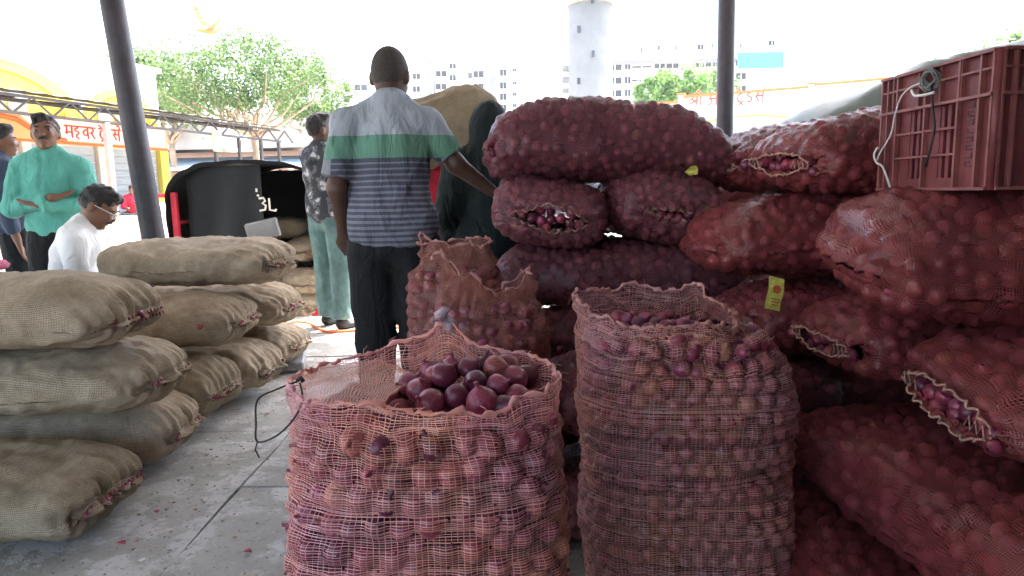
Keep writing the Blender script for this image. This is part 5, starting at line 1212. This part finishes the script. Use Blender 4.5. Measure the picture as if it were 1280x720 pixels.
def trader_shop():
    P0 = at(752, 140, 33); P1 = at(1150, 140, 27); d = Vector((P1.x - P0.x, P1.y - P0.y, 0)); L = d.length; rz = math.atan2(d.y, d.x)
    t = thing('trader_shop', 'cream trader shop with orange edged fascia, arches and red lettering', 'building', (P0.x, P0.y, YARD), rz)
    Zt = at(900, 118, 30.5).z - YARD; Zb = Zt - 1.1
    MB().box((L / 2, 3.4, Zb / 2), (L, 6, Zb), ).build('wall', M['greywall'], t)
    xs = [0, L * .29, L * .70, L]
    for k in range(3):
        x0, x1 = xs[k], xs[k + 1]; top = Zt - (.22 if k == 0 else .02 if k == 1 else -.05); n = 24; V = []; F = []
        for i in range(n + 1):
            x = x0 + .01 + (x1 - x0 - .02) * i / n; u_ = (i / n - .5) * 2; zb = Zb - .55 + .75 * math.sqrt(max(0, 1 - u_ * u_ * .92)) - .1
            V += [(x, 0, zb), (x, 0, top), (x, .2, zb), (x, .2, top)]
        for i in range(n): b = i * 4; F += [(b, b + 4, b + 5, b + 1), (b + 2, b + 3, b + 7, b + 6), (b, b + 2, b + 6, b + 4), (b + 1, b + 5, b + 7, b + 3)]
        f = obj('fascia', V, F, M['signw'], t)
        MB().bar((x0, -.04, top + .03), (x1, -.04, top + .03), .14, .10).build('orange_edge', M['orangep'], f)
        bnd = MB().tube([(v[0], -.03, v[2]) for v in V[::4]], .05, 6).build('arch_edge', M['orangep'] if k != 1 else M['yellow'], f)
        MB().box((x0, -.02, Zt - .6), (.22, .30, 1.5)).build('pier', M['signw'], t); MB().box((x0, -.03, Zt + .12), (.32, .36, .1)).build('pier_cap', M['orangep'], t)
        for q in range(3): MB().box((x0 + (x1 - x0) * (q + .5) / 3, .36, Zb / 2 - .2), ((x1 - x0) * .26, .05, Zb * .8)).build('shutter', M['shutter'], t)
    # lettering between the piers
    ta, tb = at(862, 139, 30), at(958, 128, 29); Mi = Matrix.Translation((P0.x, P0.y, YARD)) @ Matrix.Rotation(rz, 4, 'Z'); Mi = Mi.inverted()
    def hit(px, py):
        dr = CROT @ Vector(((px - 640) / FPX, (360 - py) / FPX, -1)); n = Vector((-math.sin(rz), math.cos(rz), 0)); k = (Vector((P0.x, P0.y, 0)) - CAM).dot(n) / dr.dot(n); return Mi @ (CAM + dr * k)
    a, b = hit(861, 133), hit(957, 128); nat = sum(GL[g][0] for g in ['shri', ' ', 'aa', 'ra', 'dot', ' ', 'tre', 'da', 'rsa']); size = (b.x - a.x) / nat
    write(t, ['shri', ' ', 'aa', 'ra', 'dot', ' ', 'tre', 'da', 'rsa'], size, M['signr'], (a.x, 0, a.z), (1, 0, (b.z - a.z) / (b.x - a.x)), (0, 0, 1), (0, -1, 0), .036)
    # awning sheet under the middle arch
    MB().box((L * .5, -.6, Zb - .55), (L * .42, 1.3, .06), Matrix.Rotation(R(8), 3, 'X')).build('awning', M['bluesheet'], t)
trader_shop()

def water_tower():
    Y = 75; c = at(738, 100, Y); r = 27.5 / FPX * Y
    t = thing('water_tower', 'tall white cylindrical water tower with small slit openings', 'tower', (c.x, Y, YARD)); zt = at(738, 8, Y).z - YARD
    MB().lathe([(r * 1.05, 0), (r, 1), (r * .96, zt)], 40).build('shaft', M['concrete'], t, True)
    MB().lathe([(r * .97, zt), (r * 1.1, zt + .1), (r * 1.1, zt + .35), (r * 1.7, zt + 2.8), (r * 2.3, zt + 4.5), (r * 2.3, zt + 10), (r * 1.2, zt + 12), (.1, zt + 12.6)], 40).build('tank', M['concrete'], t, False)
    for px, py in ((737, 8), (721, 42), (738, 73), (721, 105)):
        p = at(px, py, Y); x = p.x - c.x; y = -math.sqrt(max(0, r * r - x * x)) ; MB().box((x, y - .0, p.z - YARD), (.28, .3, .6)).build('slit_opening', M['window'], t)
    for k in range(3):
        p = at(708, 85 + k * 14, Y); MB().box((p.x - c.x, .5, p.z - YARD), (.9, 1.2, .55)).build('landing', M['greytower'], t)
water_tower()

def block(name, label, Y, boxes, wins, mats, cat='building'):
    c = at((boxes[0][0] + boxes[0][2]) / 2, 240, Y); t = thing(name, label, cat, (c.x, Y, YARD))
    for (x0, y0, x1, mat, dep) in boxes:
        a, b = at(x0, y0, Y), at(x1, y0, Y); w = b.x - a.x; zt = (a.z + b.z) / 2 - YARD
        MB().box(((a.x + b.x) / 2 - c.x, 5 - dep / 2, zt / 2), (w, 10 + dep, zt)).build('wall', M[mat], t)
    for (x0, y0, x1, y1, mat, out) in wins:
        a, b = at(x0, y0, Y - out), at(x1, y1, Y - out); w, hh = b.x - a.x, a.z - b.z; cx, cz = (a.x + b.x) / 2 - c.x, (a.z + b.z) / 2 - YARD
        wo = MB().box((cx, -out - .05, cz), (w, .14, hh)).build('window', M[mat], t)
        if mat == 'window':
            MB().box((cx, -out - .14, cz - hh / 2 - .1), (w * 1.15, .4, .14)).build('sill', M['white'], wo); MB().box((cx, -out - .135, cz), (w * .05, .05, hh)).build('mullion', M['white'], wo)
    return t
W = []
for py in (96, 112, 127): W += [(516, py - 4, 525, py + 3, 'window', 0)]
for py in (83, 98, 113): W += [(562, py - 4, 570, py + 3, 'window', 0)]
for py in (91, 107, 121, 135): W += [(545, py - 2, 558, py + 5, 'window', 0), (585, py + 0, 590, py + 7, 'window', 0), (592, py - 2, 604, py + 6, 'window', 0), (625, py - 4, 633, py + 4, 'window', 0), (641, py - 5, 646, py - 1, 'window', 0)]
for py in (90, 104, 120): W += [(531, py, 535, py + 6, 'window', 2.0), (612, py - 4, 616, py + 3, 'signw', 2.0)]
for py in (91, 107, 121): W += [(544, py + 5, 560, py + 8, 'white', 1.2), (590, py + 6, 606, py + 9, 'white', 1.2)]
W += [(443, 106, 459, 113, 'window', 0), (430, 120, 438, 126, 'window', 0)]
block('apartment_block', 'white apartment block with grey stair towers far behind the striped man', 115, [(508, 79, 652, 'white', 0), (528, 80, 543, 'greytower', 4), (605, 77, 620, 'greytower', 4), (428, 103, 508, 'white', 0), (650, 128, 760, 'white', 0)], W, None)
W = []
for y0, sl_ in ((80, -.02), (97, -.02), (113, -.02)):
    for x0, x1 in ((760, 777), (781, 788), (818, 831), (833, 848), (868, 880), (882, 897), (920, 932)):
        yy = y0 - (x0 - 760) * .035; W += [(x0, yy, x1, yy + 8, 'window', 0)]
    yy = y0 - 1; W += [(790, yy + 4, 814, yy + 6, 'window', 0)]
for x0, x1, y0 in ((764, 767, 61), (822, 825, 57), (844, 847, 57), (872, 879, 56), (890, 892, 54), (961, 968, 51), (925, 927, 54), (801, 803, 60)): W += [(x0, y0, x1, y0 + 6, 'window', 0)]
W += [(922, 66, 979, 85, 'teal', 1.5), (920, 100, 975, 102, 'greytower', 1.0), (760, 76, 920, 78, 'greytower', .6)]
block('office_block', 'wide white office block with window bands and a teal panel', 95, [(758, 48, 985, 'white', 0), (780, 30, 960, 'white', -4)], W, None)

# ------------------------------------------------------------------ trees
def tree(name, label, base, H, crown_c, crown_r, n, leaf, mat, seed, trunk_r=.16, limbs=7, group='trees beyond the yard', clumps=60, pale=True):
    g = np.random.default_rng(seed); t = thing(name, label, 'tree', base, 0, group); cc, cr = np.array(crown_c, float), np.array(crown_r, float)
    tr = MB(); fork = np.array([cc[0] * .3, cc[1] * .3, max(.8, (cc[2] - cr[2]) * .9)])
    tr.tube([(0, 0, 0), tuple(fork * [.4, .4, .5]), tuple(fork)], [trunk_r, trunk_r * .8, trunk_r * .7], 9)
    C_ = g.normal(size=(clumps, 3)); C_ /= np.linalg.norm(C_, axis=1)[:, None]; C_ = cc + C_ * cr * g.uniform(.35, 1, (clumps, 1)) ** .6; C_[:, 2] = np.where(C_[:, 2] < cc[2] - cr[2] * .55, cc[2] - cr[2] * .5, C_[:, 2])
    for q in C_[:limbs * 2]:
        m = (fork + q) / 2 + g.normal(size=3) * cr * .14; m2 = fork * .75 + q * .25 + g.normal(size=3) * .1
        tr.tube([tuple(fork - [0, 0, .05]), tuple(m2), tuple(m), tuple(q)], [trunk_r * .5, trunk_r * .36, trunk_r * .22, .012], 6)
    tr.build('trunk', M['bark'], t, True)
    k = n // clumps; P = np.repeat(C_, k, 0) + g.normal(size=(clumps * k, 3)) * np.repeat(g.uniform(.06, .17, (clumps, 1)), k, 0) * cr.mean()
    u = g.normal(size=P.shape); u /= np.linalg.norm(u, axis=1)[:, None]; v = np.cross(u, g.normal(size=P.shape)); v /= np.linalg.norm(v, axis=1)[:, None]; s = leaf * g.uniform(.6, 1.4, (len(P), 1))
    V = np.stack([P - u * s, P - v * s * .45, P + u * s, P + v * s * .45], 1).reshape(-1, 3); F = np.arange(len(V)).reshape(-1, 4); tint = np.repeat(np.clip(g.normal(.5, .22, len(P)) + np.repeat(g.normal(0, .15, clumps), k), 0, 1), 4)
    obj('crown', V, F, M[mat], t, False, col=np.repeat(tint[:, None], 3, 1))
b = at(330, 250, 21); tree('branching_tree', 'wide pale green tree with forking trunks behind the tempo', (b.x, 21, YARD), 6, (-.6, 0, 5.0), (2.9, 2.2, 1.25), 15000, .06, 'leaf1', 3, .13, 12, clumps=120)
b = at(225, 250, 25); tree('leafy_tree', 'darker green tree right of the white shop building', (b.x, 25, YARD), 6, (-.4, 0, 5.3), (1.7, 1.5, 1.4), 12000, .075, 'leaf1', 5, .15, clumps=50)
b = at(150, 250, 30); tree('leafy_tree', 'treetop showing above the white shop roof', (b.x, 30, YARD), 7, (0, 0, 6.3), (2.0, 1.6, 1.2), 5000, .13, 'leaf1', 6, .15, clumps=30)
b = at(385, 250, 26); tree('branching_tree', 'thin branched tree above the tempo hood', (b.x, 26, YARD), 6, (.2, 0, 5.2), (1.7, 1.4, 1.2), 7000, .07, 'leaf1', 8, .1, clumps=50)
b = at(838, 240, 48); tree('bright_tree', 'bright green tree in front of the white office block', (b.x, 48, YARD), 8, (0, 0, 7.6), (2.7, 2, 1.9), 9000, .15, 'leaf2', 11, .2, clumps=50)
b = at(885, 240, 55); tree('bright_tree', 'sparser green tree beside the upright pole', (b.x, 55, YARD), 8, (0, 0, 8.7), (2.4, 2, 2.3), 4000, .16, 'leaf1', 12, .2, clumps=30)
b = at(1150, 240, 24); tree('leafy_tree', 'sprig of treetop above the grey tarpaulin', (b.x, 24, YARD), 6, (.2, 0, 4.5), (1.5, 1, 1.2), 4000, .07, 'leaf1', 14, .1, clumps=18)
b = at(1275, 240, 20); tree('leafy_tree', 'treetop at the picture edge over the crate', (b.x, 20, YARD), 6, (.4, 0, 4.6), (1.8, 1, 1.5), 6000, .07, 'leaf1', 15, .1, clumps=26)
b = at(1050, 240, 40); tree('leafy_tree', 'low treetop behind the trader shop', (b.x, 40, YARD), 6, (0, 0, 6.0), (2.6, 1, .9), 2500, .13, 'leaf1', 16, .1, clumps=24)

# ------------------------------------------------------------------ tarpaulin covered heap behind the crate
n, m = 60, 40; V = []
for i in range(n):
    for j in range(m):
        u_ = i / (n - 1); v_ = j / (m - 1) * 2 - 1
        x = 1.95 + 4.2 * u_; z = np.interp(x, [1.9, 2.27, 3.03, 4.2, 7], [1.45, 1.66, 1.97, 2.2, 2.3]) * (1 - abs(v_) ** 3.2) ** .6 if abs(v_) < 1 else 0
        if u_ < .06: z *= math.sin(u_ / .06 * math.pi / 2) ** .4
        V.append((x, 5.3 + .85 * v_, .008 + z))
V = np.array(V); up = (V[:, 2] > .1); V[:, 2] += up * (.045 * fbm(V * [1.5, 2.6, 1], 3) + .025 * fbm(V * [6, 2.6, 2], 5)); V[:, 1] += up * .03 * fbm(V * 4, 6)
hp_ = obj('tarpaulin_heap', V, grid_faces(n, m), M['greytarp'], None, True); tag(hp_, 'grey green tarpaulin pulled over a tall heap behind the crate', 'tarpaulin')

# ------------------------------------------------------------------ bird
p = at(262, 38, 9.0); bt = thing('bird', 'tan bird flying with raised wings above the tree', 'bird', p); bt.rotation_euler = (R(20), R(-10), R(70)); bt.scale = (1.7, 1.7, 1.7)
Q = SDF((-.2, -.15, -.15), (.25, .15, .15), .008); Q.ell((0, 0, 0), (.075, .03, .03), .02).ell((.08, 0, .018), (.024, .02, .02), .02).cone((.1, 0, .016), (.122, 0, .012), .008, .002, .006).cone((-.06, 0, 0), (-.14, 0, .0), .02, .012, .02); V, F = Q.mesh()
obj('body', V, F, M['bird'], bt, True)
for sy in (-1, 1):
    V = []; n = 10
    for i in range(n):
        k = i / (n - 1); ch = .075 * (1 - .75 * k ** 1.6); V += [(.035 - .02 * k - .01, sy * (.02 + .13 * k), .02 + .13 * k ** .8), (.035 - .03 * k - ch * 1.2, sy * (.02 + .13 * k), .015 + .12 * k ** .8 - .01 * (i % 2)), (.03 - .02 * k - ch * .4, sy * (.02 + .13 * k), .028 + .13 * k ** .8)]
    F = []
    for i in range(n - 1): b = i * 3; F += [(b, b + 3, b + 4, b + 1), (b, b + 2, b + 5, b + 3), (b + 2, b + 1, b + 4, b + 5)]
    obj('wing', V, F, M['bird'], bt)
V = [(-.13, -.012, 0), (-.13, .012, 0), (-.2, .04, .006), (-.2, -.04, .006), (-.13, -.012, -.006), (-.13, .012, -.006), (-.2, .04, .0), (-.2, -.04, .0)]; obj('tail', V, [(0, 1, 2, 3), (7, 6, 5, 4), (0, 3, 7, 4), (1, 5, 6, 2), (2, 6, 7, 3)], M['bird'], bt)
hz = MB().box((0, 62, 19), (260, 150, 42)).build('haze', None); tag(hz, 'thin pale haze standing in for lens glare', 'haze', kind='stuff')  # thin volume added to imitate the veil of lens glare
hm = bpy.data.materials.new('glare_haze'); hm.use_nodes = True; hn = hm.node_tree; hn.nodes.remove(hn.nodes['Principled BSDF']); pv = hn.nodes.new('ShaderNodeVolumePrincipled')
pv.inputs['Color'].default_value = (.92, .95, 1, 1); pv.inputs['Density'].default_value = .0004; pv.inputs['Anisotropy'].default_value = .2
hn.links.new(pv.outputs[0], hn.nodes['Material Output'].inputs['Volume']); hz.data.materials.append(hm)
print('individual onions', n_onion[0])
